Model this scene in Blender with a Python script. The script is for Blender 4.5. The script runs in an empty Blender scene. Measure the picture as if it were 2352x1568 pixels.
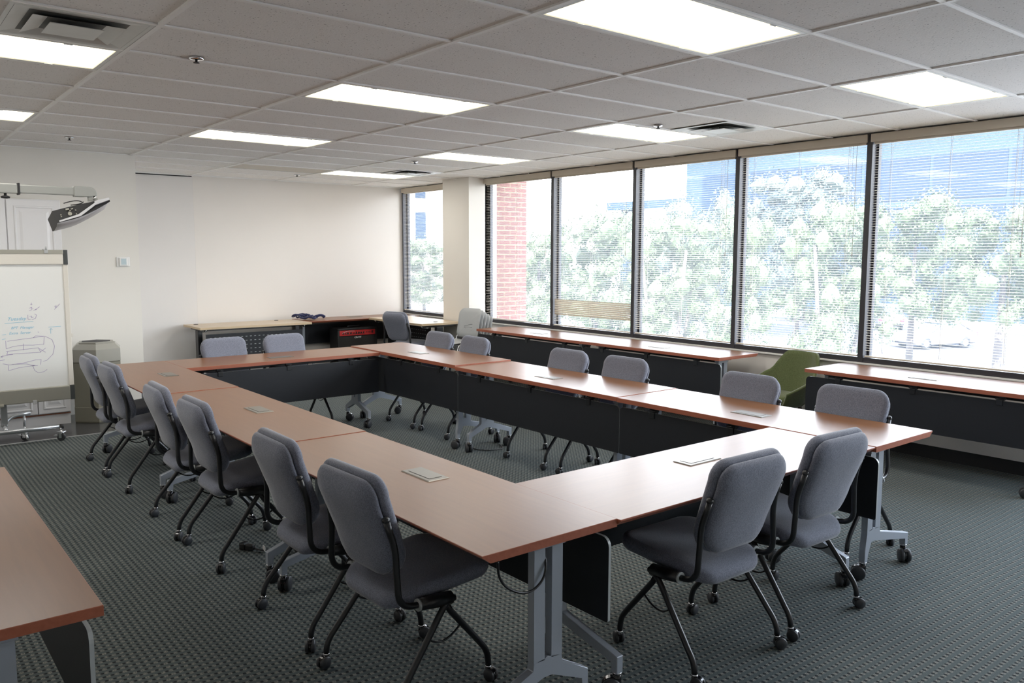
import bpy, bmesh, math, random
from mathutils import Vector, Matrix
random.seed(7)
C = bpy.context.scene.collection
PI = math.pi
R = math.radians

# ------------------------------------------------------------------ materials
def mat(name, col, rough=0.5, metal=0.0, spec=0.5, sheen=0.0, var=0.0, vscale=40.0, bump=0.0, bscale=200.0, coat=0.0):
    m = bpy.data.materials.new(name); m.use_nodes = True
    nt = m.node_tree; b = nt.nodes['Principled BSDF']
    b.inputs['Base Color'].default_value = (*col, 1)
    b.inputs['Roughness'].default_value = rough
    b.inputs['Metallic'].default_value = metal
    b.inputs['Specular IOR Level'].default_value = spec
    if sheen: b.inputs['Sheen Weight'].default_value = sheen
    if coat: b.inputs['Coat Weight'].default_value = coat
    if var or bump:
        tc = nt.nodes.new('ShaderNodeTexCoord')
    n = nt.nodes.new('ShaderNodeTexNoise') if (var or bump) else None
    if var:
        n.inputs['Scale'].default_value = vscale; n.inputs['Detail'].default_value = 3
        nt.links.new(tc.outputs['Object'], n.inputs['Vector'])
        mx = nt.nodes.new('ShaderNodeMix'); mx.data_type = 'RGBA'
        mx.inputs[6].default_value = (*[max(0, c * (1 - var)) for c in col], 1)
        mx.inputs[7].default_value = (*[min(1, c * (1 + var)) for c in col], 1)
        nt.links.new(n.outputs['Fac'], mx.inputs[0]); nt.links.new(mx.outputs[2], b.inputs['Base Color'])
    if bump:
        n2 = nt.nodes.new('ShaderNodeTexNoise'); n2.inputs['Scale'].default_value = bscale
        nt.links.new(tc.outputs['Object'], n2.inputs['Vector'])
        bp = nt.nodes.new('ShaderNodeBump'); bp.inputs['Strength'].default_value = bump; bp.inputs['Distance'].default_value = 0.002
        nt.links.new(n2.outputs['Fac'], bp.inputs['Height']); nt.links.new(bp.outputs['Normal'], b.inputs['Normal'])
    return m

def math_node(nt, op, a, b=None, c=None):
    n = nt.nodes.new('ShaderNodeMath'); n.operation = op
    for i, v in enumerate((a, b, c)):
        if v is None: continue
        if isinstance(v, (int, float)): n.inputs[i].default_value = v
        else: nt.links.new(v, n.inputs[i])
    return n.outputs[0]

def mixc(nt, f, a, b):
    n = nt.nodes.new('ShaderNodeMix'); n.data_type = 'RGBA'
    for i, v in ((0, f), (6, a), (7, b)):
        if isinstance(v, (int, float)): n.inputs[i].default_value = v
        elif isinstance(v, tuple): n.inputs[i].default_value = (*v, 1)
        else: nt.links.new(v, n.inputs[i])
    return n.outputs[2]

def wood(name, dark, light, rough, spec=0.5, along=1):
    m = bpy.data.materials.new(name); m.use_nodes = True
    nt = m.node_tree; b = nt.nodes['Principled BSDF']
    tc = nt.nodes.new('ShaderNodeTexCoord'); mp = nt.nodes.new('ShaderNodeMapping')
    sc = [22, 22, 22]; sc[along] = 1.3
    mp.inputs['Scale'].default_value = sc
    nt.links.new(tc.outputs['Object'], mp.inputs['Vector'])
    n = nt.nodes.new('ShaderNodeTexNoise'); n.inputs['Scale'].default_value = 2.2; n.inputs['Detail'].default_value = 6; n.inputs['Distortion'].default_value = 0.6
    nt.links.new(mp.outputs['Vector'], n.inputs['Vector'])
    r = nt.nodes.new('ShaderNodeMapRange'); r.inputs[1].default_value = 0.3; r.inputs[2].default_value = 0.7
    nt.links.new(n.outputs['Fac'], r.inputs[0])
    nt.links.new(mixc(nt, r.outputs[0], dark, light), b.inputs['Base Color'])
    b.inputs['Roughness'].default_value = rough; b.inputs['Specular IOR Level'].default_value = spec
    return m

def carpet_mat():
    m = bpy.data.materials.new('woven carpet'); m.use_nodes = True
    nt = m.node_tree; b = nt.nodes['Principled BSDF']; b.inputs['Roughness'].default_value = 0.95; b.inputs['Specular IOR Level'].default_value = 0.1
    tc = nt.nodes.new('ShaderNodeTexCoord'); s = nt.nodes.new('ShaderNodeSeparateXYZ'); nt.links.new(tc.outputs['Object'], s.inputs[0])
    M = lambda *a: math_node(nt, *a)
    def lattice(ax, by, rx, ry, ox, oy):
        v = M('ADD', M('DIVIDE', s.outputs[1], by), oy); row = M('FLOOR', v); fv = M('SUBTRACT', M('FRACT', v), 0.5)
        par = M('MODULO', M('ADD', row, 4000.0), 2.0)
        u = M('ADD', M('ADD', M('DIVIDE', s.outputs[0], ax), ox), M('MULTIPLY', par, 0.0)); fu = M('SUBTRACT', M('FRACT', u), 0.5)
        d = M('ADD', M('POWER', M('DIVIDE', fu, rx), 2.0), M('POWER', M('DIVIDE', fv, ry), 2.0))
        k = nt.nodes.new('ShaderNodeMapRange'); k.inputs[1].default_value = 0.6; k.inputs[2].default_value = 1.3; k.inputs[3].default_value = 1; k.inputs[4].default_value = 0
        nt.links.new(d, k.inputs[0]); return k.outputs[0]
    A, Bp = 0.0300, 0.0355
    dots = lattice(A, Bp, 0.25, 0.205, 0.0, 0.0)
    fl = lattice(A, Bp, 0.33, 0.27, 0.50, 0.05)
    n = nt.nodes.new('ShaderNodeTexNoise'); n.inputs['Scale'].default_value = 260; n.inputs['Detail'].default_value = 2
    nt.links.new(tc.outputs['Object'], n.inputs['Vector'])
    n2 = nt.nodes.new('ShaderNodeTexNoise'); n2.inputs['Scale'].default_value = 190; nt.links.new(tc.outputs['Object'], n2.inputs['Vector'])
    base = mixc(nt, n.outputs['Fac'], (0.041, 0.053, 0.053), (0.098, 0.117, 0.116))
    k = nt.nodes.new('ShaderNodeMapRange'); k.inputs[1].default_value = 0.42; k.inputs[2].default_value = 0.56; nt.links.new(n2.outputs['Fac'], k.inputs[0])
    c1 = mixc(nt, M('MULTIPLY', M('MULTIPLY', fl, k.outputs[0]), 0.6), base, (0.31, 0.285, 0.245))
    c2 = mixc(nt, M('MULTIPLY', dots, 0.95), c1, (0.016, 0.018, 0.021))
    nt.links.new(c2, b.inputs['Base Color'])
    bp = nt.nodes.new('ShaderNodeBump'); bp.inputs['Strength'].default_value = 0.5; bp.inputs['Distance'].default_value = 0.004
    nt.links.new(M('SUBTRACT', n.outputs['Fac'], dots), bp.inputs['Height']); nt.links.new(bp.outputs[0], b.inputs['Normal'])
    return m

def tile_mat():
    m = bpy.data.materials.new('pitted ceiling tile'); m.use_nodes = True
    nt = m.node_tree; b = nt.nodes['Principled BSDF']; b.inputs['Roughness'].default_value = 0.95; b.inputs['Specular IOR Level'].default_value = 0.1
    tc = nt.nodes.new('ShaderNodeTexCoord')
    v = nt.nodes.new('ShaderNodeTexVoronoi'); v.inputs['Scale'].default_value = 62; v.inputs['Randomness'].default_value = 1
    nt.links.new(tc.outputs['Object'], v.inputs['Vector'])
    s = nt.nodes.new('ShaderNodeSeparateColor'); nt.links.new(v.outputs['Color'], s.inputs[0])
    M = lambda *a: math_node(nt, *a)
    rad = M('MULTIPLY', M('GREATER_THAN', s.outputs[0], 0.25), M('ADD', M('MULTIPLY', s.outputs[1], 0.18), 0.07))
    pit = M('LESS_THAN', v.outputs['Distance'], rad)
    n = nt.nodes.new('ShaderNodeTexNoise'); n.inputs['Scale'].default_value = 120; n.inputs['Detail'].default_value = 4
    nt.links.new(tc.outputs['Object'], n.inputs['Vector'])
    base = mixc(nt, n.outputs['Fac'], (0.76, 0.738, 0.71), (0.89, 0.868, 0.838))
    nt.links.new(mixc(nt, M('MULTIPLY', pit, 0.6), base, (0.16, 0.14, 0.13)), b.inputs['Base Color'])
    bp = nt.nodes.new('ShaderNodeBump'); bp.inputs['Strength'].default_value = 0.5; bp.inputs['Distance'].default_value = 0.003
    nt.links.new(M('SUBTRACT', n.outputs['Fac'], pit), bp.inputs['Height']); nt.links.new(bp.outputs[0], b.inputs['Normal'])
    return m

def fabric_mat(name, c1, c2, scale=330):
    m = bpy.data.materials.new(name); m.use_nodes = True
    nt = m.node_tree; b = nt.nodes['Principled BSDF']; b.inputs['Roughness'].default_value = 0.85; b.inputs['Specular IOR Level'].default_value = 0.25
    b.inputs['Sheen Weight'].default_value = 0.35; b.inputs['Sheen Roughness'].default_value = 0.4
    tc = nt.nodes.new('ShaderNodeTexCoord'); mp = nt.nodes.new('ShaderNodeMapping'); mp.inputs['Scale'].default_value = (1.0, 1.0, 0.55); mp.inputs['Rotation'].default_value = (0, 0.5, 0)
    nt.links.new(tc.outputs['Object'], mp.inputs['Vector'])
    n = nt.nodes.new('ShaderNodeTexNoise'); n.inputs['Scale'].default_value = scale; n.inputs['Detail'].default_value = 1
    nt.links.new(mp.outputs['Vector'], n.inputs['Vector'])
    r = nt.nodes.new('ShaderNodeMapRange'); r.inputs[1].default_value = 0.35; r.inputs[2].default_value = 0.65; nt.links.new(n.outputs['Fac'], r.inputs[0])
    nt.links.new(mixc(nt, r.outputs[0], c1, c2), b.inputs['Base Color'])
    bp = nt.nodes.new('ShaderNodeBump'); bp.inputs['Strength'].default_value = 0.25; bp.inputs['Distance'].default_value = 0.001
    nt.links.new(n.outputs['Fac'], bp.inputs['Height']); nt.links.new(bp.outputs[0], b.inputs['Normal'])
    return m

def lens_mat(name, strength, col, hx, hy):
    m = bpy.data.materials.new(name); m.use_nodes = True
    nt = m.node_tree; nt.nodes.clear(); o = nt.nodes.new('ShaderNodeOutputMaterial'); e = nt.nodes.new('ShaderNodeEmission')
    tc = nt.nodes.new('ShaderNodeTexCoord'); s = nt.nodes.new('ShaderNodeSeparateXYZ'); nt.links.new(tc.outputs['Object'], s.inputs[0])
    M = lambda *a: math_node(nt, *a)
    dx = M('SUBTRACT', hx, M('ABSOLUTE', s.outputs[0])); dy = M('SUBTRACT', hy, M('ABSOLUTE', s.outputs[1]))
    d = M('MINIMUM', dx, dy)
    k = nt.nodes.new('ShaderNodeMapRange'); k.interpolation_type = 'SMOOTHSTEP'; k.inputs[1].default_value = -0.01; k.inputs[2].default_value = 0.11; nt.links.new(d, k.inputs[0])
    f = M('MULTIPLY', M('ADD', M('MULTIPLY', k.outputs[0], 0.95), 0.05), strength)
    nt.links.new(mixc(nt, k.outputs[0], (1.0, 0.86, 0.50), col), e.inputs[0])
    nt.links.new(f, e.inputs[1]); nt.links.new(e.outputs[0], o.inputs[0]); return m

def glass_mat(name, glare_veil):
    m = bpy.data.materials.new(name); m.use_nodes = True
    nt = m.node_tree; nt.nodes.clear(); o = nt.nodes.new('ShaderNodeOutputMaterial')
    t = nt.nodes.new('ShaderNodeBsdfTransparent'); t.inputs[0].default_value = (0.96, 0.975, 0.98, 1)
    g = nt.nodes.new('ShaderNodeBsdfGlossy'); g.inputs['Roughness'].default_value = 0.02
    lw = nt.nodes.new('ShaderNodeLayerWeight'); lw.inputs[0].default_value = .5
    fr = math_node(nt, 'ADD', math_node(nt, 'MULTIPLY', math_node(nt, 'POWER', lw.outputs['Facing'], 5.0), .9), .04)
    tr = nt.nodes.new('ShaderNodeBsdfTranslucent'); tr.inputs[0].default_value = (0.8, 0.9, 1.0, 1)
    a = nt.nodes.new('ShaderNodeMixShader'); a.inputs[0].default_value = glare_veil  # bluish translucent share imitates glare haze over the bright view
    b = nt.nodes.new('ShaderNodeMixShader')
    nt.links.new(t.outputs[0], a.inputs[1]); nt.links.new(tr.outputs[0], a.inputs[2])
    nt.links.new(fr, b.inputs[0]); nt.links.new(a.outputs[0], b.inputs[1]); nt.links.new(g.outputs[0], b.inputs[2])
    nt.links.new(b.outputs[0], o.inputs[0]); return m

def brick_mat():
    m = bpy.data.materials.new('red brick'); m.use_nodes = True
    nt = m.node_tree; b = nt.nodes['Principled BSDF']; b.inputs['Roughness'].default_value = 0.9
    tc = nt.nodes.new('ShaderNodeTexCoord'); s = nt.nodes.new('ShaderNodeSeparateXYZ'); cb = nt.nodes.new('ShaderNodeCombineXYZ')
    nt.links.new(tc.outputs['Object'], s.inputs[0])
    nt.links.new(math_node(nt, 'ADD', s.outputs[0], s.outputs[1]), cb.inputs[0]); nt.links.new(s.outputs[2], cb.inputs[1])
    br = nt.nodes.new('ShaderNodeTexBrick'); br.inputs['Scale'].default_value = 1.0
    br.inputs['Brick Width'].default_value = 0.205; br.inputs['Row Height'].default_value = 0.0677; br.inputs['Mortar Size'].default_value = 0.0065
    br.inputs['Color1'].default_value = (0.14, 0.046, 0.036, 1); br.inputs['Color2'].default_value = (0.165, 0.056, 0.044, 1); br.inputs['Mortar'].default_value = (0.26, 0.20, 0.12, 1)
    nt.links.new(cb.outputs[0], br.inputs['Vector']); nt.links.new(br.outputs['Color'], b.inputs['Base Color']); return m

W = dict(
    wall=mat('wall paint', (0.82, 0.777, 0.725), 0.9, spec=0.15, var=0.015, vscale=3, bump=0.08, bscale=300),
    wall2=mat('recess wall paint', (0.785, 0.757, 0.725), 0.9, spec=0.15, var=0.015, vscale=3),
    wall3=mat('front wall paint', (0.80, 0.775, 0.715), 0.9, spec=0.15, var=0.015, vscale=3, bump=0.08, bscale=300),
    pillar=mat('pillar paint', (0.80, 0.765, 0.70), 0.9, spec=0.15, var=0.015, vscale=3, bump=0.05, bscale=300),
    tgrid=mat('ceiling grid white', (0.88, 0.87, 0.84), 0.5, var=0.03, vscale=5),
    carpet=carpet_mat(), tile=tile_mat(),
    stone=mat('dark floor tile', (0.045, 0.045, 0.048), 0.18, var=0.5, vscale=9),
    strip=mat('metal strip', (0.62, 0.62, 0.62), 0.4, 0.6, var=0.05),
    base=mat('black vinyl base', (0.012, 0.012, 0.013), 0.6, var=0.1),
    mull=mat('bronze window frame', (0.022, 0.022, 0.028), 0.45, var=0.1),
    sill=mat('white sill', (0.80, 0.78, 0.75), 0.4, var=0.03),
    glass=glass_mat('window glass', 0.045),
    slat=mat('cream blind slat', (0.62, 0.545, 0.44), 0.55, var=0.03, vscale=4),
    val=mat('tan valance', (0.60, 0.53, 0.43), 0.6, var=0.03, vscale=6),
    cord=mat('blind cord', (0.72, 0.68, 0.62), 0.8, var=0.05),
    cherry=wood('cherry laminate', (0.163, 0.060, 0.016), (0.192, 0.074, 0.021), 0.32, 0.5),
    cherry_edge=wood('cherry edge', (0.30, 0.085, 0.045), (0.37, 0.11, 0.06), 0.35),
    maple=wood('maple laminate', (0.56, 0.43, 0.29), (0.64, 0.51, 0.36), 0.38, along=0),
    maple_edge=wood('maple edge', (0.52, 0.38, 0.22), (0.60, 0.46, 0.29), 0.4, along=0),
    leg=mat('grey powder coat', (0.33, 0.365, 0.415), 0.38, 0.25, var=0.04, vscale=500),
    black=mat('black powder coat', (0.010, 0.011, 0.013), 0.33, 0.0, var=0.1, vscale=60),
    panel=mat('black panel', (0.008, 0.010, 0.014), 0.55, spec=0.35, var=0.15, vscale=90),
    trim=mat('panel edge trim', (0.42, 0.45, 0.45), 0.4, 0.2, var=0.05),
    wheel=mat('caster tread', (0.022, 0.024, 0.028), 0.5, var=0.15, vscale=80),
    hood=mat('caster hood', (0.006, 0.006, 0.008), 0.12, var=0.1),
    chrome=mat('chrome', (0.75, 0.76, 0.78), 0.12, 1.0, var=0.03),
    steel=mat('brushed metal', (0.17, 0.155, 0.13), 0.33, 0.45, var=0.06, vscale=60),
    slot=mat('dark slot', (0.012, 0.012, 0.014), 0.6, var=0.1),
    fabric=fabric_mat('grey chair fabric', (0.118, 0.130, 0.172), (0.205, 0.220, 0.275)),
    green=fabric_mat('green felt', (0.070, 0.090, 0.030), (0.110, 0.132, 0.055), 260),
    walnut=wood('dark wood leg', (0.05, 0.03, 0.02), (0.09, 0.05, 0.03), 0.4, along=2),
    plastic=mat('light grey plastic', (0.40, 0.415, 0.42), 0.42, var=0.03, vscale=8),
    cable=mat('black cable', (0.008, 0.008, 0.009), 0.42, var=0.1),
    paper=mat('white tag', (0.75, 0.75, 0.74), 0.7, var=0.04),
    cab=mat('white cabinet paint', (0.74, 0.74, 0.75), 0.4, var=0.015, vscale=3),
    redwood=mat('cabinet underside', (0.30, 0.10, 0.05), 0.6, var=0.1),
    board=mat('whiteboard enamel', (0.80, 0.81, 0.79), 0.12, var=0.01, vscale=2),
    champagne=mat('champagne anodized', (0.42, 0.41, 0.35), 0.35, 0.55, var=0.04, vscale=6),
    cream=mat('cream plastic', (0.70, 0.67, 0.60), 0.4, var=0.02),
    darkgrey=mat('dark grey plastic', (0.045, 0.05, 0.05), 0.35, var=0.1),
    silver=mat('silver tube', (0.48, 0.50, 0.52), 0.28, 0.8, var=0.04),
    arm=mat('grey arm paint', (0.40, 0.41, 0.385), 0.4, 0.3, var=0.03),
    proj_white=mat('projector shell', (0.62, 0.63, 0.65), 0.35, var=0.02),
    olive=mat('olive trash can', (0.225, 0.215, 0.165), 0.45, var=0.04, vscale=5),
    olive_top=mat('trash can top', (0.36, 0.35, 0.30), 0.4, var=0.04, vscale=5),
    thermo=mat('thermostat white', (0.80, 0.80, 0.78), 0.4, var=0.02),
    screen=mat('pale screen', (0.50, 0.62, 0.66), 0.25, var=0.03),
    ink_blue=mat('blue marker', (0.20, 0.52, 0.70), 0.6, var=0.1),
    ink_violet=mat('violet marker', (0.33, 0.25, 0.48), 0.6, var=0.1),
    navy=fabric_mat('navy webbing', (0.010, 0.012, 0.045), (0.02, 0.024, 0.085), 200),
    ampblack=mat('black tolex', (0.010, 0.010, 0.011), 0.6, var=0.3, vscale=200),
    ampgrill=mat('grille cloth', (0.016, 0.015, 0.014), 0.85, var=0.4, vscale=400),
    red=mat('red control panel', (0.50, 0.03, 0.03), 0.35, var=0.06),
    white=mat('white logo', (0.8, 0.8, 0.8), 0.4, var=0.02),
    lightframe=mat('light frame', (0.62, 0.62, 0.60), 0.4, var=0.03),
    lens=lens_mat('lit prismatic lens', 11.0, (1.0, 0.97, 0.92), 0.585, 0.28),
    lens_off=mat('unlit lens', (0.42, 0.37, 0.29), 0.35, var=0.03),
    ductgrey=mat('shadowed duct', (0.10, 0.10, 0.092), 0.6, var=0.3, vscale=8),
    vent=mat('vent grey', (0.50, 0.50, 0.47), 0.38, 0.2, var=0.12, vscale=6),
    brick=brick_mat(),
    asphalt=mat('pale parking concrete', (0.20, 0.20, 0.205), 0.9, var=0.12, vscale=0.25),
    tarmac=mat('parking tarmac', (0.030, 0.030, 0.040), 0.9, var=0.3, vscale=0.15),
    tan=mat('tan facade', (0.17, 0.155, 0.13), 0.8, var=0.03, vscale=0.5),
    bluewin=mat('blue window', (0.006, 0.018, 0.040), 0.35, spec=0.2, var=0.3, vscale=0.2),
    bluewall=mat('blue glass facade', (0.018, 0.036, 0.060), 0.4, spec=0.2, var=0.3, vscale=0.12),
    leaf=mat('leaf', (0.050, 0.073, 0.032), 0.6, var=0.35, vscale=2),
    leaf_pale=mat('pale leaf', (0.050, 0.073, 0.064), 0.6, var=0.35, vscale=2),
    bark=mat('bark', (0.06, 0.052, 0.05), 0.9, var=0.3, vscale=10),
    carpaint=mat('white car paint', (0.085, 0.085, 0.09), 0.4, coat=0.0, var=0.02),
    carglass=mat('car glass', (0.03, 0.04, 0.06), 0.08, var=0.1),
    tail=mat('tail light', (0.5, 0.02, 0.04), 0.3, var=0.05),
)

# ------------------------------------------------------------------ mesh helpers
class MB:
    def __init__(self): self.bm = bmesh.new(); self.mi = 0
    def face(self, vs, smooth=False):
        try:
            f = self.bm.faces.new(vs); f.material_index = self.mi; f.smooth = smooth; return f
        except ValueError: return None
    def box(self, x0, x1, y0, y1, z0, z1, bev=0.0, M=None):
        P = [(x, y, z) for z in (z0, z1) for y in (y0, y1) for x in (x0, x1)]
        v = [self.bm.verts.new((M @ Vector(p)) if M else p) for p in P]
        fs = [self.face([v[i] for i in q]) for q in ((0, 2, 3, 1), (4, 5, 7, 6), (0, 1, 5, 4), (2, 6, 7, 3), (0, 4, 6, 2), (1, 3, 7, 5))]
        if bev:
            es = list({e for f in fs for e in f.edges})
            r = bmesh.ops.bevel(self.bm, geom=es, offset=bev, segments=2, affect='EDGES', profile=0.6, material=-1)
        return fs
    def prism(self, poly, axis, a0, a1, bev=0.0, smooth=False, M=None):
        """poly: 2D points; axis 'x','y','z' is the extrusion axis (the other two in order)."""
        def P(p, a):
            q = (a, p[0], p[1]) if axis == 'x' else ((p[0], a, p[1]) if axis == 'y' else (p[0], p[1], a))
            return (M @ Vector(q)) if M else q
        A = [self.bm.verts.new(P(p, a0)) for p in poly]; B_ = [self.bm.verts.new(P(p, a1)) for p in poly]
        n = len(poly); fs = [self.face(A[::-1]), self.face(B_)]
        for i in range(n): fs.append(self.face([A[i], A[(i + 1) % n], B_[(i + 1) % n], B_[i]], smooth))
        if bev:
            es = list({e for f in fs if f for e in f.edges})
            bmesh.ops.bevel(self.bm, geom=es, offset=bev, segments=1, affect='EDGES', material=-1)
        return fs
    def tube(self, pts, r, seg=10, caps=True, smooth=True, closed=False):
        pts = [Vector(p) for p in pts]; n = len(pts); rr = r if isinstance(r, (list, tuple)) else [r] * n
        rings = []; up = None
        for i, p in enumerate(pts):
            if closed: t = (pts[(i + 1) % n] - pts[i - 1])
            else: t = (pts[min(i + 1, n - 1)] - pts[max(i - 1, 0)])
            t.normalize()
            if up is None:
                up = Vector((0, 0, 1)) if abs(t.z) < 0.9 else Vector((1, 0, 0))
            s = t.cross(up).normalized(); up = s.cross(t).normalized()
            rings.append([self.bm.verts.new(p + (s * math.cos(2 * PI * k / seg) + up * math.sin(2 * PI * k / seg)) * rr[i]) for k in range(seg)])
        m = n if closed else n - 1
        for i in range(m):
            a, b = rings[i], rings[(i + 1) % n]
            for k in range(seg): self.face([a[k], a[(k + 1) % seg], b[(k + 1) % seg], b[k]], smooth)
        if caps and not closed: self.face(rings[0][::-1]); self.face(rings[-1])
    def lathe(self, prof, origin=(0, 0, 0), axis='z', seg=24, smooth=True, M=None):
        """prof: (radius, height) pairs."""
        o = Vector(origin); rings = []
        for r, h in prof:
            ring = []
            for k in range(seg):
                a = 2 * PI * k / seg; c, s = r * math.cos(a), r * math.sin(a)
                q = Vector((c, s, h)) if axis == 'z' else (Vector((h, c, s)) if axis == 'x' else Vector((s, h, c)))
                ring.append(self.bm.verts.new((M @ (o + q)) if M else o + q))
            rings.append(ring)
        for a, b in zip(rings, rings[1:]):
            for k in range(seg): self.face([a[k], a[(k + 1) % seg], b[(k + 1) % seg], b[k]], smooth)
        self.face(rings[0][::-1]); self.face(rings[-1])
    def pad(self, a, b, r, rings, deform, seg=6, smooth=True):
        """Cushion: rounded rectangle outlines (half sizes a, b, corner radius r or 4 radii) inset/offset by rings of (inset, w), mapped by deform(u, v, w)."""
        rs = r if isinstance(r, (list, tuple)) else (r,) * 4
        def outline(t):
            A, B_ = a - t, b - t; out = []
            for (sx, sy, a0), rad in zip(((1, 1, 0), (-1, 1, 90), (-1, -1, 180), (1, -1, 270)), rs):
                rad = max(min(rad - t * 0.6, A * 0.98, B_ * 0.98), 0.004)
                for k in range(seg + 1):
                    an = R(a0 + 90 * k / seg)
                    out.append((sx * (A - rad) + rad * math.cos(an), sy * (B_ - rad) + rad * math.sin(an)))
            return out
        prev = None
        for i, (t, w) in enumerate(rings):
            ring = [self.bm.verts.new(deform(u, v, w)) for u, v in outline(t)]
            n = len(ring)
            if prev:
                for k in range(n): self.face([prev[k], prev[(k + 1) % n], ring[(k + 1) % n], ring[k]], smooth)
            else: first = ring
            prev = ring
        self.face(first[::-1], smooth); self.face(prev, smooth)
    def build(self, name, mats, parent=None, loc=None, weld=False, recalc=True, autosmooth=None):
        if weld: bmesh.ops.remove_doubles(self.bm, verts=self.bm.verts[:], dist=1e-5)
        if recalc: bmesh.ops.recalc_face_normals(self.bm, faces=self.bm.faces[:])
        me = bpy.data.meshes.new(name); self.bm.to_mesh(me); self.bm.free()
        for m in (mats if isinstance(mats, (list, tuple)) else [mats]): me.materials.append(m)
        o = bpy.data.objects.new(name, me); C.objects.link(o)
        if parent: o.parent = parent
        if loc: o.location = loc
        return o

def arc(p0, p1, p2, n=6):
    """quadratic bend from p0 over p1 to p2"""
    p0, p1, p2 = Vector(p0), Vector(p1), Vector(p2)
    return [p0 * (1 - t) ** 2 + p1 * 2 * t * (1 - t) + p2 * t * t for t in [k / n for k in range(n + 1)]]

def tag(o, label, cat, group=None, kind=None):
    o['label'] = label; o['category'] = cat
    if group: o['group'] = group
    if kind: o['kind'] = kind
    return o
def thing(name, label, cat, loc=(0, 0, 0), rz=0.0, group=None):
    o = bpy.data.objects.new(name, None); C.objects.link(o); o.empty_display_size = 0.1
    o.location = loc; o.rotation_euler = (0, 0, rz)
    return tag(o, label, cat, group)
def struct(o): o['kind'] = 'structure'; return o
def lettering(name, body, size, shear, m, parent, loc, extrude=0.0, align='LEFT'):
    cu = bpy.data.curves.new(name, 'FONT'); cu.body = body; cu.size = size; cu.shear = shear; cu.extrude = extrude; cu.align_x = align
    tmp = bpy.data.objects.new('tmp', cu); C.objects.link(tmp)
    me = bpy.data.meshes.new_from_object(tmp.evaluated_get(bpy.context.evaluated_depsgraph_get()))
    bpy.data.objects.remove(tmp); me.materials.clear(); me.materials.append(m)
    o = bpy.data.objects.new(name, me); C.objects.link(o); o.parent = parent; o.location = loc; o.rotation_euler = (PI / 2, 0, 0)
    return o
def copy_tree(o, parent=None):
    c = o.copy(); C.objects.link(c)
    if parent is not None: c.parent = parent
    for ch in list(o.children): copy_tree(ch, c)
    return c

# ------------------------------------------------------------------ room shell
H = 2.739; XW = 5.78; YB = 6.85; YF = 4.85; XL = -2.0; YN = -7.0; XC = 1.265; ZT = 0.0
m = MB(); m.box(XL - .1, 6.0, YN - .1, 3.70, -0.12, 0.0); m.box(XC, 6.0, 3.70, YB + .1, -0.12, 0.0)
struct(m.build('floor', W['carpet']))
m = MB(); m.box(XL - .1, XC, 3.70, YF + .15, -0.12, 0.0)
struct(m.build('floor', W['stone'])); 
m = MB(); m.box(XL, XC, 3.685, 3.702, -0.05, 0.004); struct(m.build('trim_1', W['strip']))
m = MB(); m.box(XL - .15, 6.1, YN - .15, YB + .2, H + 0.006, H + 1.3); struct(m.build('ceiling', W['tile']))  # unseen extra thickness above, added to keep sun off the brick pier
m = MB(); m.box(XL - .15, XC, YF, YF + .15, 0, H + .05); struct(m.build('wall_front', W['wall3']))
m = MB(); m.box(XC - .12, XC, YF + .15, YB + .15, 0, H + .05); struct(m.build('wall_side', W['wall']))
m = MB(); m.mi = 1; m.box(XC, 2.505, YB, YB + .15, 0, H + .05); m.mi = 0; m.box(2.505, 5.90, YB - 0.001, YB + .15, 0, H + .05); struct(m.build('wall_back', [W['wall'], W['wall2']]))
m = MB(); m.box(XL - .15, XL, YN, YF, 0, H + .05); struct(m.build('wall_left', W['wall']))
m = MB(); m.box(XL - .15, 6.0, YN - .15, YN, 0, H + .05); struct(m.build('wall_rear', W['wall']))
SILL = 0.742
m = MB(); m.box(XW, 6.0, YN, YB, -0.12, SILL - .012)
m.box(XW, 6.0, YN, -6.38, SILL - .012, H + .05)
struct(m.build('wall_right', W['wall']))
m = MB(); m.box(5.5, 5.985, 4.6, 5.24, 0, H + .01); struct(m.build('pillar', W['pillar']))
m = MB(); m.box(XW - .006, XW, YN, 4.6, 0, .105); m.box(XW - .006, XW, 5.24, YB - .03, 0, .105); struct(m.build('baseboard_right', W['base']))
m = MB(); m.box(XW - .03, XW + .06, -6.38, 4.6, SILL - .014, SILL, .003); m.box(XW - .03, XW + .06, 5.24, YB - .03, SILL - .014, SILL, .003); struct(m.build('trim_2', W['sill']))
# ceiling grid
m = MB(); GX, GY = 1.2192, 0.6096
for i in range(-1, 5):
    m.box(i * GX - .012, i * GX + .012, YN, YB, H - .004, H + .006)
for j in range(-11, 12):
    y = j * GY
    m.box(XL, XW, y - .012, y + .012, H - .003, H + .005)
m.box(XL, XC, YF - .02, YF, H - .004, H + .005); m.box(XC, XW, YB - .05, YB - .03, H - .004, H + .005)
struct(m.build('trim_3', W['tgrid']))
m = MB(); m.box(XC + .001, 2.49, YB - .012, YB - .001, H - .016, H + .004); struct(m.build('shadow_gap_strip', W['base']))  # black strip standing in for the shadow gap between wall and ceiling

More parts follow.
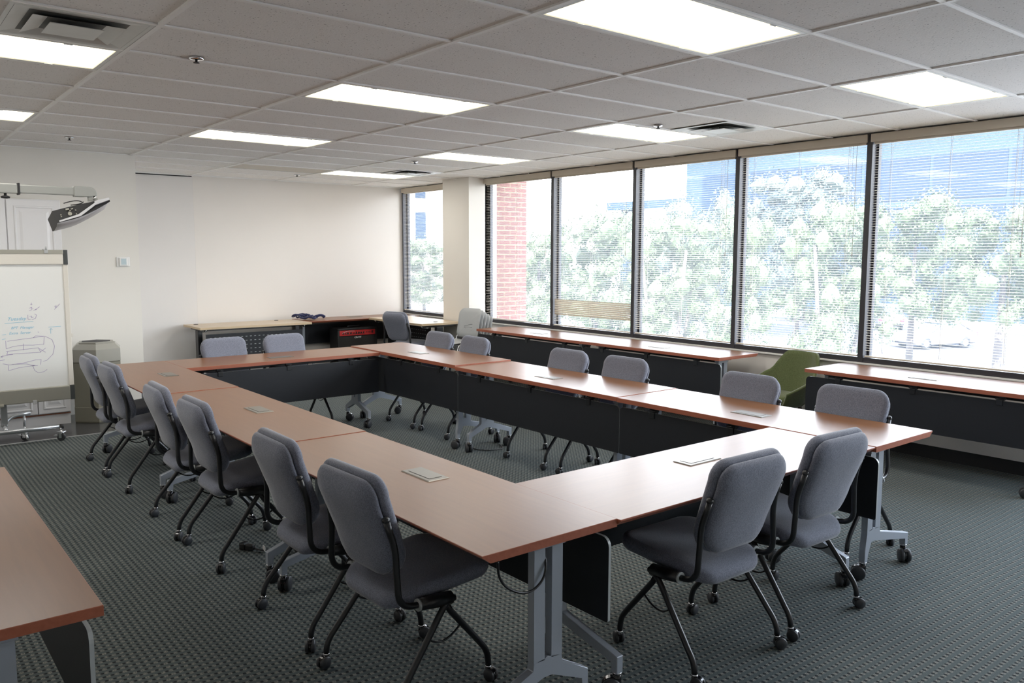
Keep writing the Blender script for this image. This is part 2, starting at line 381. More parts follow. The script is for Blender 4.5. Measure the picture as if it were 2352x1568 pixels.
# ------------------------------------------------------------------ windows
MUL = [3.209, 1.81, 0.422, -0.943, -2.300, -3.66, -5.02, -6.38]
MW = 0.05
def window(n, y0, y1, blinds=True):
    """opening from y0 (near) to y1 (far)"""
    m = MB(); x0, x1 = XW, XW + .11; zt = H
    m.box(x0, x1, y0 - MW / 2, y0, SILL, zt); m.box(x0, x1, y1, y1 + MW / 2, SILL, zt)
    m.box(x0 + .004, x1, y0, y1, SILL, SILL + .045); m.box(x0 + .004, x1, y0, y1, zt - .06, zt)
    m.box(x1 - .035, x1 + .012, y0, y0 + .02, SILL + .045, zt - .06); m.box(x1 - .035, x1 + .012, y1 - .02, y1, SILL + .045, zt - .06)
    f = struct(m.build('window_%d' % n, W['mull']))
    g = MB(); v = [g.bm.verts.new(p) for p in ((x1 - .015, y0, SILL + .04), (x1 - .015, y1, SILL + .04), (x1 - .015, y1, zt - .05), (x1 - .015, y0, zt - .05))]
    g.face(v); g.build('window_pane', W['glass'], f, recalc=False)
    return f
edges = [(5.24, YB - .05)] + [(MUL[0], 4.6)] + [(MUL[k + 1], MUL[k] - MW) for k in range(len(MUL) - 1)]
wins = []
for k, (a, b) in enumerate(edges): wins.append(window(k + 1, a, b))
def blind(label, y0, y1, closed=None, far_right=False):
    y0 += .012; y1 -= .012
    t = thing('venetian_blind', label, 'blind', (XW, (y0 + y1) / 2, H), 0, 'venetian blinds in the windows')
    oy = (y0 + y1) / 2; a, b = y0 - oy, y1 - oy
    m = MB(); m.box(-.026, -.002, a - .02, b + .02, -.076, -.006, .006); m.build('valance', W['val'], t)
    m = MB(); m.box(.004, .034, a, b, -.092, -.02); m.build('head_rail', W['slat'], t)
    ztop = H - .112; zbot = SILL + .068; pitch = .0222; n = int((ztop - zbot) / pitch)
    m = MB()
    for i in range(n):
        z = ztop - i * pitch - H; ang = 0.03 + random.uniform(-.03, .03)
        if closed and closed[0] < z + H < closed[1]: ang = -0.95
        ca, sa = math.cos(ang), math.sin(ang); sag = random.uniform(-.0012, .0012)
        rows = []
        for u, h in ((-.0125, 0), (0, .0025), (.0125, 0)):
            x = .017 + u * ca - h * sa; zz = z + u * sa + h * ca
            rows.append([m.bm.verts.new((x, a + .003, zz + sag)), m.bm.verts.new((x, b - .003, zz - sag))])
        for p, q in zip(rows, rows[1:]): m.face([p[0], p[1], q[1], q[0]], True)
    m.build('slats', W['slat'], t, recalc=False)
    m = MB(); m.box(.005, .029, a, b, zbot - H - .018, zbot - H - .004, .003); m.build('bottom_rail', W['slat'], t)
    m = MB(); L = b - a
    for f in (.12, .5, .88):
        y = a + L * f
        for x in (.0035, .0305): m.box(x - .0007, x + .0007, y - .0012, y + .0012, zbot - H - .01, -.09)
    m.build('ladder_cord', W['cord'], t)
    m = MB(); y = a + L * .06
    m.tube([(-.004, y, -.09), (-.006, y, -.7), (-.004, y + .004, -1.02)], .0022, 6); m.tube([(-.004, y + .004, -1.02), (-.004, y + .004, -1.06)], .005, 6)
    m.tube([(-.003, y + .035, -.09), (-.003, y + .035, -.95)], .0012, 5)
    m.build('pull_cord', W['cord'], t)
    return t
BL = ['cream venetian blind in the narrow window between back wall and pillar',
      'cream venetian blind in front of the red brick pier',
      'cream venetian blind with a band of tilted tan slats low down',
      'cream venetian blind over pale multi-stemmed tree and corner of blue building',
      'cream venetian blind with the big round tree behind, above the green chair',
      'cream venetian blind of the widest window, parked white car showing through']
for k, l in enumerate(BL):
    blind(l, edges[k][0], edges[k][1], closed=(0.93, 1.13) if k == 2 else None)

# ------------------------------------------------------------------ ceiling lights, vents, sprinklers
def cell(i, j): return ((i + .5) * GX, (j + .5) * GY)
def light(i, j, label, lens):
    x, y = cell(i, j); hx, hy = GX / 2 - .014, GY / 2 - .014
    t = thing('ceiling_light', label, 'ceiling light', (x, y, H), 0, 'fluorescent ceiling lights')
    m = MB(); w = .022
    for b in ((-hx, hx, -hy, -hy + w), (-hx, hx, hy - w, hy), (-hx, -hx + w, -hy + w, hy - w), (hx - w, hx, -hy + w, hy - w)): m.box(b[0], b[1], b[2], b[3], -.003, .0055)
    for s in (-1, 1):
        for u in (-.35, .35): m.box(u - .02, u + .02, s * (hy - w) - .004, s * (hy - w) + .004, -.006, -.002)
    m.build('frame', W['lightframe'], t)
    m = MB(); v = [m.bm.verts.new(p) for p in ((-hx + w, -hy + w, .001), (-hx + w, hy - w, .001), (hx - w, hy - w, .001), (hx - w, -hy + w, .001))]
    m.face(v); m.build('lens', lens, t, recalc=False)
LI = [(-1, 0, 'lit ceiling light panel touching the large vent in the corner'), (-1, 4, 'lit ceiling light panel above the projector arm, yellowish tubes showing'),
      (1, -4, 'largest lit ceiling light panel, cut by the top of the frame'), (1, 0, 'lit ceiling light panel over the middle of the whiteboard-side tables'),
      (1, 4, 'lit ceiling light panel nearest the thermostat wall'), (3, -4, 'lit ceiling light panel closest to the widest window'),
      (3, 0, 'lit ceiling light panel touching the vent near the windows'), (3, 4, 'lit ceiling light panel in front of the pillar'),
      (3, 8, 'thin lit ceiling light panel by the small vent near the back wall')]
for i, j, l in LI: light(i, j, l, W['lens'])
light(2, 8, 'switched-off beige ceiling light panel near the back wall', W['lens_off'])
def vent(x1, j, label):
    s = GY / 2 - .014; x = x1 - GX / 4; y = (j + .5) * GY
    t = thing('ceiling_vent', label, 'vent', (x, y, H), 0, 'square ceiling vents')
    def ring(m, r0, z0, r1, z1):
        a = [m.bm.verts.new((sx * r0, sy * r0, z0)) for sx, sy in ((-1, -1), (1, -1), (1, 1), (-1, 1))]
        b = [m.bm.verts.new((sx * r1, sy * r1, z1)) for sx, sy in ((-1, -1), (1, -1), (1, 1), (-1, 1))]
        for k in range(4): m.face([a[k], a[(k + 1) % 4], b[(k + 1) % 4], b[k]])
    m = MB(); ring(m, s, -.003, s - .02, -.003); ring(m, s - .02, -.003, s - .022, .004); m.build('frame', W['vent'], t, recalc=False)
    m = MB()
    ring(m, s - .0215, -.003, .205, .0043)
    for r0, r1 in ((.192, .125),):
        ring(m, r0, -.014, r1, .004); ring(m, r0 - .004, -.011, r1 - .004, .0043)
    m.box(-.112, .112, -.112, .112, -.019, -.016)
    for u in (-.06, .06): m.box(u - .004, u + .004, -.02, .02, -.017, .004)
    m.build('louver', W['vent'], t, recalc=False)
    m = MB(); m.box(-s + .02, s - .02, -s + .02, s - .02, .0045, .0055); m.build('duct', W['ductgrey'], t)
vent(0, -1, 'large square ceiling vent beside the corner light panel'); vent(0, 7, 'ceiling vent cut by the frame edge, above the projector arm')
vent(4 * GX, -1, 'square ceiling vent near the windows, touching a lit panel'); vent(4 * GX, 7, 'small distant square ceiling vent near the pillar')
SP = [(.28 * GX, -.10 * GY, 'sprinkler head on the ceiling to the near side of the big vent row'), (.36 * GX, 6.2 * GY, 'sprinkler head on the ceiling above the white cabinet'),
      (3.2 * GX, 5.62 * GY, 'sprinkler head on the ceiling beside the small distant vent'), (3.3 * GX, -.16 * GY, 'sprinkler head beside the light panel near the windows'),
      (2.9 * GX, 9.5 * GY, 'tiny sprinkler head on the ceiling close to the back wall')]
for x, y, l in SP:
    t = thing('ceiling_sprinkler', l, 'sprinkler', (x, y, H), 0, 'ceiling sprinklers')
    m = MB(); m.lathe([(.036, .004), (.040, -.004), (.030, -.009), (.012, -.011)], seg=20); m.build('escutcheon', W['chrome'], t)
    m = MB(); m.lathe([(.007, -.01), (.007, -.020), (.016, -.023), (.016, -.026)], seg=12); m.build('sprinkler_head', W['slot'], t)

# ------------------------------------------------------------------ nesting chair (local: faces +Y, origin on floor under the pivot)
def caster_mb(x, y, rw, ang, top):
    """twin-wheel caster with its wheel touching the floor"""
    m = MB(); T = Matrix.Translation((x, y, 0)) @ Matrix.Rotation(ang, 4, 'Z')
    off = rw * .55
    for s in (-1, 1):
        m.mi = 0
        h0, h1 = (rw * .18 * s, rw * .78 * s)
        pr = [(rw * .9, h0), (rw, h0 + s * .002), (rw, h1 - s * .004), (rw * .86, h1), (rw * .2, h1 + s * .0015)]
        m.lathe(pr, origin=(0, -off, rw), axis='x', seg=20, M=T)
    m.mi = 1
    m.lathe([(rw * .92, -rw * .17), (rw * .92, rw * .17)], origin=(0, -off, rw * 1.02), axis='x', seg=18, M=T)
    hp = [(-off + rw * 1.07 * math.cos(R(d)), rw + rw * 1.07 * math.sin(R(d))) for d in range(20, 150, 13)] + [(-off + rw * .6 * math.cos(R(d)), rw + rw * .6 * math.sin(R(d))) for d in (140, 90, 30)]
    m.prism(hp, 'x', -rw * .3, rw * .3, M=T)
    m.lathe([(rw * .46, rw * 1.0), (rw * .46, top)], seg=14, M=T)
    m.mi = 2; m.lathe([(rw * .5, top - .006), (rw * .5, top + .002)], seg=14, M=T)
    return m
def make_chair():
    t = thing('nesting_chair', 'x', 'chair')
    # seat cushion
    def seat_def(u, v, w):
        z = .452 + w + .022 * (v / .225 + .3) - .30 * max(0, -v - .10) ** 1.6 - .12 * max(0, v - .15) ** 1.5 + .18 * u * u
        return (u * (.85 + .15 * min(1, (v + .24) / .30)), v + .034, z)
    m = MB(); m.pad(.238, .236, (.09, .09, .10, .10), [(.10, -.062), (.03, -.062), (.008, -.052), (0, -.034), (0, -.02), (.008, -.003), (.03, .004), (.08, .009), (.15, .010), (.2, .010)], seat_def); m.build('seat', W['fabric'], t)
    # back: cushion in front, panel behind
    def bdef(u, v, w):
        f = (v + .205) / .41
        y = -.178 - .100 * f - .02 * math.sin(PI * f) + .028 * math.sin(PI * min(1, f * 1.3)) + .30 * u * u
        z = .497 + .399 * f
        return (u * (.86 + .14 * min(1, max(0, f)) ** .8), y + w * .97, z + w * .24)
    rr = (.085, .085, .11, .11)
    m = MB(); m.pad(.228, .208, rr, [(.12, .004), (.02, .004), (.004, .008), (0, .018), (0, .030), (.008, .043), (.03, .052), (.08, .056), (.15, .057), (.19, .057)], bdef); m.build('backrest', W['fabric'], t)
    m = MB(); m.pad(.219, .199, rr, [(.19, -.036), (.15, -.036), (.08, -.0355), (.03, -.032), (.008, -.023), (0, -.012), (0, -.004), (.006, .002), (.015, .0045), (.1, .0045)], bdef); m.build('back_panel', W['fabric'], t)
    for s in (-1, 1):
        X = .246 * s; XB = .226 * s
        pts = [(X, -.06, .405), (X, -.12, .410)] + arc((X, -.14, .412), (X, -.198, .418), (X, -.203, .475)) + [(X * .97, -.204, .56)] + arc((X * .96, -.204, .60), (X * .95, -.206, .655), (XB, -.222, .70)) + [(XB, -.236, .745)]
        m = MB(); m.tube(pts, .0125, 10); m.lathe([(.0128, 0), (.0150, .004), (.0135, .014), (.006, .020)], origin=(XB, -.237, .742), seg=12); m.build('back_support', W['black'], t)
        m = MB(); m.tube([(X, -.115, .409), (X, -.05, .404), (X, .03, .398)], [.022, .026, .026], 12)
        m.tube([(X, .0, .398), (X * .7, .0, .398)], .02, 10); m.box(min(X, X * .55), max(X, X * .55), -.10, .05, .382, .392)
        m.mi = 1; m.tube([(X, -.121, .4095), (X, -.113, .409)], .0235, 12); m.build('pivot', [W['black'], W['trim']], t)
        m = MB(); Xr, Xf = .272 * s, .236 * s
        pts = arc((X * 1.02, .045, .395), (X * 1.03, .012, .402), (X * 1.03, -.022, .352), 6) + [(Xr * .99, -.17, .165)] + arc((Xr, -.190, .140), (Xr, -.222, .105), (Xr, -.2225, .060), 6)
        m.tube(pts, .0127, 10); l = m.build('leg', W['black'], t)
        caster_mb(Xr, -.2225, .026, s * .35 + .6, .058).build('caster', [W['wheel'], W['hood'], W['chrome']], l)
        m = MB(); pts = [(X, .005, .388), (X * .99, .03, .345), (Xf, .175, .175)] + arc((Xf, .195, .150), (Xf, .222, .118), (Xf, .2225, .060), 6)
        m.tube(pts, .0127, 10); l = m.build('leg', W['black'], t)
        caster_mb(Xf, .2225, .026, s * -.5 + 2.2, .058).build('caster', [W['wheel'], W['hood'], W['chrome']], l)
        m = MB(); m.tube(arc((Xr * .97, -.082, .272), (X * 1.02, -.01, .205), (Xf * 1.02, .085, .279), 10), .0042, 6); m.build('leg_stop', W['black'], t)
    m = MB(); m.tube([(-.25, .0, .398), (.25, .0, .398)], .014, 10); m.box(-.17, .17, -.10, .12, .392, .400); m.build('crossbar', W['black'], t)
    return t
chair0 = make_chair(); chair_used = [False]
def place_chair(x, y, az, label, group):
    """az: facing direction, degrees clockwise from +Y"""
    c = chair0 if not chair_used[0] else copy_tree(chair0); chair_used[0] = True
    c.location = (x, y, 0); c.rotation_euler = (0, 0, R(-az)); tag(c, label, 'chair', group); return c
g1 = 'grey nesting chairs along the whiteboard-side tables'
Lc = [(-1.965, .472, 88, 'grey nesting chair at whiteboard-side tables, closest to the camera'),
      (-1.265, .478, 91, 'grey nesting chair at whiteboard-side tables, second from the near corner'),
      (-.150, .480, 90, 'grey nesting chair at whiteboard-side tables, third from the near corner'),
      (.500, .468, 92, 'grey nesting chair at whiteboard-side tables, fourth from the near corner'),
      (1.715, .475, 89, 'grey nesting chair at whiteboard-side tables, fifth from the near corner'),
      (2.345, .474, 91, 'grey nesting chair at whiteboard-side tables, in front of the olive trash can')]
for y, x, a, l in Lc: place_chair(x, y, a, l, g1)
g2 = 'grey nesting chairs along the window-side tables'
Rc = [(2.27, 3.215, -90, 'grey nesting chair at window-side tables, farthest from camera, below the plastic stack'),
      (1.665, 3.215, -88, 'grey nesting chair at window-side tables, second from the far end'),
      (.325, 3.210, -90, 'grey nesting chair at window-side tables, third from the far end'),
      (-.330, 3.210, -91, 'grey nesting chair at window-side tables, fourth from the far end'),
      (-1.460, 3.210, -90, 'grey nesting chair at window-side tables, in front of the green chair'),
      (-2.180, 3.228, -92, 'grey nesting chair at window-side tables, nearest the free table corner')]
for y, x, a, l in Rc: place_chair(x, y, a, l, g2)
place_chair(1.530, 2.765, 173, 'grey nesting chair behind the far cross table, beside its whiteboard end', 'grey nesting chairs at the far cross table')
place_chair(2.130, 2.765, 172, 'grey nesting chair behind the far cross table, beside the power lid', 'grey nesting chairs at the far cross table')
place_chair(1.568, -2.535, 1, 'grey nesting chair pushed into the near cross table, seen from behind, closer one', 'grey nesting chairs at the near cross table')
place_chair(2.228, -2.535, 1, 'grey nesting chair pushed into the near cross table, beside the hanging black panel', 'grey nesting chairs at the near cross table')
place_chair(4.84, 5.17, 74, 'dark grey nesting chair facing the maple desk beside the pillar', 'desk chairs')

# ------------------------------------------------------------------ flip-top training tables (local: length +Y, user edge x=0, panel edge x=0.61)
TW = .6096
def make_table(name, label, group, loc, rz, L, zt, box=True, cord=False, panel_x=.575, xcs=(.34, .46)):
    t = thing(name, label, 'table', (loc[0], loc[1], 0), rz, group)
    zu = zt - .030
    m = MB(); poly = [(0, zt), (0, zt - .006), (.032, zu), (TW, zu), (TW, zt)]
    fs = m.prism(poly, 'y', 0, L)
    tops = [f for f in fs if f and all(abs(v.co.z - zt) < 1e-6 for v in f.verts)]
    es = list({e for f in tops for e in f.edges})
    for f in fs:
        if f: f.material_index = 0 if f in tops else 1
    bmesh.ops.bevel(m.bm, geom=es, offset=.0016, segments=1, affect='EDGES', material=1)
    m.build('tabletop', [W['cherry'], W['cherry_edge']], t)
    if box:
        cx, cy = .385, L / 2; m = MB()
        o, i = (.053, .112), (.034, .085)
        def rect(h, z): return [m.bm.verts.new((cx + sx * h[0], cy + sy * h[1], z)) for sx, sy in ((-1, -1), (1, -1), (1, 1), (-1, 1))]
        a, b, c = rect(o, zt + .0006), rect((o[0] - .004, o[1] - .004), zt + .004), rect(i, zt + .004)
        for p, q in ((a, b), (b, c)):
            for k in range(4): m.face([p[k], p[(k + 1) % 4], q[(k + 1) % 4], q[k]])
        m.mi = 1; m.face(c); m.mi = 0
        m.box(cx - i[0] + .0035, cx + i[0] - .001, cy - i[1] + .002, cy + i[1] - .002, zt + .0042, zt + .0055, .0006)
        m.build('power_box', [W['steel'], W['slot']], t)
    xc = .335; legs = (.085, L - .085)
    for ly, xc in zip(legs, xcs):
        m = MB(); d0, d1 = ly - .017, ly + .017
        for a, b in ((xc - .066, xc - .016), (xc + .016, xc + .066)): m.box(a, b, d0, d1, .262, zu - .028)
        xl, xr = .072, .540
        poly = [(xc - .066, .264), (xc - .066, .232), (xl, .162), (xl, .092), (xl + .030, .092), (xl + .030, .135), (xc - .02, .200), (xc + .02, .200),
                (xr - .030, .135), (xr - .030, .092), (xr, .092), (xr, .162), (xc + .066, .232), (xc + .066, .264), (xc + .016, .264), (xc, .272), (xc - .016, .264)]
        fs = m.prism(poly, 'y', d0, d1, bev=.0025)
        m.box(xc - .074, xc + .074, d0 - .006, d1 + .006, zu - .034, zu, .003)
        bmesh.ops.triangulate(m.bm, faces=[f for f in m.bm.faces if len(f.verts) > 6])
        lg = m.build('leg', W['leg'], t)
        for cx_, an in ((xl + .015, .9 if ly < 1 else 2.4), (xr - .015, -.4 if ly < 1 else .5)):
            caster_mb(cx_, ly, .037, an, .094).build('caster', [W['wheel'], W['hood'], W['chrome']], lg)
    xc = .38; m = MB(); m.box(xc - .10, xc + .10, .105, L - .105, zu - .026, zu - .004); m.box(xc - .03, xc + .03, .105, L - .105, zu - .05, zu - .026); m.build('beam', W['black'], t)
    px = panel_x; m = MB(); y0, y1, z0, z1, r = .0, L - .0, .352, zu - .035, .035
    pl = []
    for cy, cz, a0 in ((y1 - r, z1 - r, 0), (y0 + r, z1 - r, 90), (y0 + r * .3, z0 + r * .3, 180), (y1 - r * .3, z0 + r * .3, 270)):
        q = r if a0 < 180 else r * .3
        for k in range(6): pl.append((cy + q * math.cos(R(a0 + 18 * k)), cz + q * math.sin(R(a0 + 18 * k))))
    fs = m.prism(pl, 'x', px - .006, px + .006)
    for f in fs[2:]: f.material_index = 1
    p = m.build('modesty_panel', [W['panel'], W['trim']], t)
    for fy in (.16, .5, .84):
        m = MB(); y = L * fy; m.box(px - .030, px + .012, y - .022, y + .022, z1 - .035, z1 + .006, .003); m.box(px - .03, px - .005, y - .03, y + .03, z1 + .004, zu, .003)
        m.tube([(px + .002, y - .03, z1 + .012), (px + .002, y + .03, z1 + .012)], .007, 8); m.build('bracket', W['black'], p)
    if cord:
        m = MB(); pts = [(.06, -.0, zu - .0), (.09, .03, .64), (.135, .045, .585), (.20, .05, .548), (.255, .050, .545), (.305, .055, .575), (.325, .07, .63), (.325, .12, zu - .03)]
        sm = []
        P = [Vector(q) for q in pts]
        for i in range(len(P) - 1):
            p0, p1, p2, p3 = P[max(i - 1, 0)], P[i], P[i + 1], P[min(i + 2, len(P) - 1)]
            for s in range(5):
                u = s / 5; sm.append(.5 * ((2 * p1) + (-p0 + p2) * u + (2 * p0 - 5 * p1 + 4 * p2 - p3) * u * u + (-p0 + 3 * p1 - 3 * p2 + p3) * u ** 3))
        m.tube(sm + [P[-1]], .0045, 7); m.build('power_cord', W['cable'], t)
    return t
A0 = 'training_table'; gt = 'cherry training tables in the conference rectangle'
make_table(A0, 'cherry training table with knife edge nearest the camera, cable under it, whiteboard side', gt, (.322, -2.668), 0, 1.876, .737, cord=True)
make_table(A0, 'middle cherry training table of the whiteboard-side row', gt, (.322, -.790), 0, 1.875, .740)
make_table(A0, 'far cherry training table of the whiteboard-side row, beside the trash can', gt, (.322, 1.087), 0, 1.811, .743)
make_table(A0, 'near cherry training table of the window-side row, with free knife-edged corner', gt, (3.376, -.893), PI, 1.794, .738)
make_table(A0, 'middle cherry training table of the window-side row', gt, (3.376, 1.006), PI, 1.897, .741)
make_table(A0, 'far cherry training table of the window-side row, slightly higher end', gt, (3.376, 2.882), PI, 1.874, .753)
make_table(A0, 'cherry cross table closing the far end of the rectangle', gt, (.934, 2.888), -PI / 2, 1.829, .743, xcs=(.34, .27))
make_table(A0, 'cherry cross table with white glare closing the near end of the rectangle', gt, (2.763, -2.684), PI / 2, 1.829, .735)
g3 = 'cherry training tables under the windows'
make_table(A0, 'cherry table under the windows beside the plastic chair stack', g3, (5.668, 3.825), PI, 1.95, .737)
make_table(A0, 'cherry table under the windows ending at the green chair', g3, (5.668, 1.870), PI, 1.86, .739)
make_table(A0, 'cherry table under the widest window, on the other side of the green chair', g3, (5.668, -.870), PI, 1.80, .737)
make_table(A0, 'separate cherry table at the bottom corner of the photo, far from the chairs', 'lone cherry tables', (-1.3136, -2.315), 0, 1.865, .737)
make_table(A0, 'cherry table against the back wall with navy straps on it', 'lone cherry tables', (5.69, 6.205), PI / 2, 1.83, .735, panel_x=.55)

# ------------------------------------------------------------------ maple desks at the back wall
def make_desk(label, loc, rz, L, D, zt, panel_y, caps, px0=.10, px1=.10):
    t = thing('maple_desk', label, 'desk', (loc[0], loc[1], 0), rz, 'maple office desks at the back wall')
    m = MB(); fs = m.box(0, L, 0, D, zt - .028, zt)
    for f in m.bm.faces: f.material_index = 0 if f.calc_center_median().z > zt - .001 else 1
    m.build('desktop', [W['maple'], W['maple_edge']], t)
    for cx, cy in caps:
        m = MB(); m.lathe([(.030, zt - .001), (.030, zt + .004), (.024, zt + .005)], origin=(cx, cy, 0), seg=20); m.build('grommet', W['slot'], t)
    for x in (.09, L - .09):
        m = MB(); m.box(x - .03, x + .03, D * .42, D * .58, .04, zt - .06, .006); m.box(x - .025, x + .025, .06, D - .06, .0, .045, .01)
        m.box(x - .018, x + .018, .07, D - .07, zt - .062, zt - .035, .004)
        m.build('leg', W['black'], t)
        m = MB(); m.tube([(x, .05, zt - .032), (x, .06, zt - .055), (x, .12, zt - .066), (x, .20, zt - .066)], .008, 8); m.build('clamp', W['chrome'], t)
    m = MB(); m.box(.12, L - .12, D * .45, D * .55, zt - .075, zt - .045); m.build('beam', W['black'], t)
    m = MB(); y = panel_y; z0, z1 = .30, zt - .10; m.box(px0, L - px1, y - .004, y + .004, z0, z1)
    for i in range(int((L - px0 - px1 - .1) / .06)):
        for k in range(6):
            x = px0 + .06 + i * .06; z = z1 - .05 - k * .055
            m.mi = 1; m.box(x - .012, x + .012, y - .0055, y + .0055, z - .0028, z + .0028); m.mi = 0
    m.build('modesty_panel', [W['panel'], W['trim']], t)
    return t
make_desk('maple desk with black grommets against the back wall, behind the far cross table', (2.29, 6.09), 0, 1.55, .70, .732, .10, [(.13, .585), (1.27, .585)])
make_desk('maple return desk in front of the pillar with perforated panel', (4.80, 6.19), -PI / 2, 1.46, .68, .747, .42, [(1.27, .35), (.2, .35)], .12, .42)

# ------------------------------------------------------------------ navy straps on the cherry table
t = thing('strap_bundle', 'crumpled navy blue straps lying on the cherry table by the back wall', 'straps', (3.97, 6.50, .735))
random.seed(3)
for k in range(7):
    m = MB(); n = 16; a0 = random.uniform(0, 6.28); cx, cy = random.uniform(-.14, .16), random.uniform(-.06, .06); pts = []
    rx, ry = random.uniform(.05, .11), random.uniform(.04, .07)
    for i in range(n):
        a = a0 + 2 * PI * i / n * random.uniform(.97, 1.03)
        pts.append((cx + rx * math.cos(a), cy + ry * math.sin(a), .016 + .006 * k + .016 * (1 + math.sin(2 * a + k))))
    m.tube(pts, .013, 7, closed=True); m.build('strap', W['navy'], t)
m = MB(); m.tube(arc((.10, 0, .02), (.18, -.02, .085), (.24, -.03, .04)), .02, 8); m.tube([(.235, -.03, .04), (.245, -.03, .03)], .026, 10); m.build('strap_end', W['navy'], t)

# ------------------------------------------------------------------ guitar amplifier
t = thing('guitar_amplifier', 'black guitar amplifier with red control panel under the back cherry table', 'amplifier', (4.63, 6.36, 0))
w, d, h = .325, .135, .60
m = MB(); m.box(-w, w, -d + .02, d, .03, h, .012); m.box(-w, -w + .03, -d, -d + .03, .03, h, .006); m.box(w - .03, w, -d, -d + .03, .03, h, .006); m.box(-w, w, -d, -d + .03, h - .028, h, .006); m.box(-w, w, -d, -d + .03, .03, .06, .006); m.build('cabinet', W['ampblack'], t)
m = MB(); m.box(-w + .03, w - .03, -d + .008, -d + .022, .06, h - .125); m.build('speaker_grille', W['ampgrill'], t)
m = MB(); m.box(-w + .03, w - .03, -d + .006, -d + .02, h - .108, h - .03); p = m.build('control_panel', W['red'], t)
m = MB()
for k, (x, ww, hh) in enumerate([(-.235, .03, .012), (-.195, .02, .02), (-.16, .035, .014), (-.11, .03, .018), (-.06, .02, .012), (-.02, .03, .024), (.02, .035, .018), (.06, .03, .014), (.10, .025, .02)]):
    m.prism([(x - ww / 2, h - .075 - hh / 2), (x + ww / 2 - .006, h - .078 - hh / 2), (x + ww / 2, h - .07 + hh / 2), (x - ww / 2 + .008, h - .066 + hh / 2)], 'y', -d + .0045, -d + .007)
m.box(-.25, .12, -d + .0048, -d + .007, h - .089, h - .084); m.box(.235, .255, -d + .0045, -d + .007, h - .085, h - .05)
m.build('panel_lettering', W['slot'], p)
m = MB()
for x in (.15, .175, .2): m.lathe([(.007, -.004), (.007, .004)], origin=(x, -d + .004, h - .068), axis='y', seg=10)
m.mi = 1; m.tube(arc((-.25, -d + .0045, h - .07), (-.16, -d + .0045, h - .03), (-.05, -d + .0045, h - .045), 10), .0025, 5)
m.build('knobs', [W['ampblack'], W['white']], p)
lettering('logo_lettering', 'CRATE', .036, .25, W['white'], t, (0, -d + .004, h - .150), .002, 'CENTER')
m = MB(); m.tube([(-.10, 0, h), (-.09, 0, h + .022), (.09, 0, h + .022), (.10, 0, h)], .01, 8); m.build('handle', W['ampblack'], t)
for sx in (-1, 1):
    for sy in (-1, 1):
        m = MB(); m.lathe([(.022, 0), (.024, .03)], origin=(sx * (w - .05), sy * (d - .045), 0), seg=12); m.build('foot', W['slot'], t)

# ------------------------------------------------------------------ stack of light grey plastic chairs (local: faces +Y)
def make_stack_chair():
    t = thing('plastic_chair', 'x', 'chair')
    def shell(u, v, w):   # seat
        return (u, v, .44 + w + .25 * u * u - .3 * max(0, v - .14) ** 1.5)
    m = MB(); m.pad(.213, .215, .06, [(.15, -.012), (.01, -.012), (0, -.006), (0, .0), (.01, .005), (.05, .003), (.15, 0)], shell); m.build('seat', W['plastic'], t)
    def bk(u, v, w):
        f = (v + .20) / .40
        return (u * (.88 + .12 * math.sin(PI * f * .8 + .3)), -.205 - .085 * f + .03 * math.sin(PI * f) + w + .7 * u * u * .6, .485 + .385 * f)
    m = MB(); m.pad(.215, .200, (.07, .07, .05, .05), [(.18, -.005), (.1, -.005), (.01, -.005), (0, 0), (.004, .006), (.06, .006), (.14, .006), (.18, .006)], bk); b = m.build('backrest', W['plastic'], t)
    m = MB()
    for k in range(3):
        for p in (1,):
            m.tube([bk(-.075 + .15 * i / 8, -.085 + .028 * k + .014 * (k - 1) * (math.cos(PI * i / 8)), .0068) for i in range(9)], .0016, 5)
    m.build('back_slots', W['slot'], b)
    for s in (-1, 1):
        m = MB(); X = .235 * s
        m.tube([(X * .9, -.235, .56), (X, -.21, .45), (X, -.10, .425), (X, .16, .425)] + arc((X, .17, .42), (X * 1.03, .215, .40), (X * 1.05, .225, .34), 4) + [(X * 1.12, .25, .012)], .0095, 8); m.build('leg', W['silver'], t)
        X2 = .262 * s; m = MB(); m.tube([(X, -.124, .425), (X2, -.136, .425)] + arc((X2, -.144, .425), (X2, -.155, .425), (X2 * 1.01, -.162, .385), 4) + [(X2 * 1.08, -.235, .012)], .0095, 8); m.build('leg', W['silver'], t)
    m = MB(); m.box(-.19, .19, -.225, -.185, .455, .487, .008); m.build('back_bracket', W['slot'], t)
    return t
sc0 = make_stack_chair()
SLB = ['top light grey plastic chair of the stack beside the pillar', 'second plastic chair down in the stack beside the pillar', 'middle plastic chair of the five in the stack beside the pillar', 'fourth plastic chair down in the stack beside the pillar', 'bottom plastic chair of the stack beside the pillar']
for k in range(5):
    c = sc0 if k == 0 else copy_tree(sc0)
    n = 4 - k; d = .060 * n; az = R(-98)
    bx, by = 5.20, 4.19
    c.location = (bx + math.sin(az) * d * .9, by + math.cos(az) * d * .9, .026 * n)
    c.rotation_euler = (0, 0, -az); tag(c, SLB[k], 'chair', 'light grey plastic chairs in the stack')

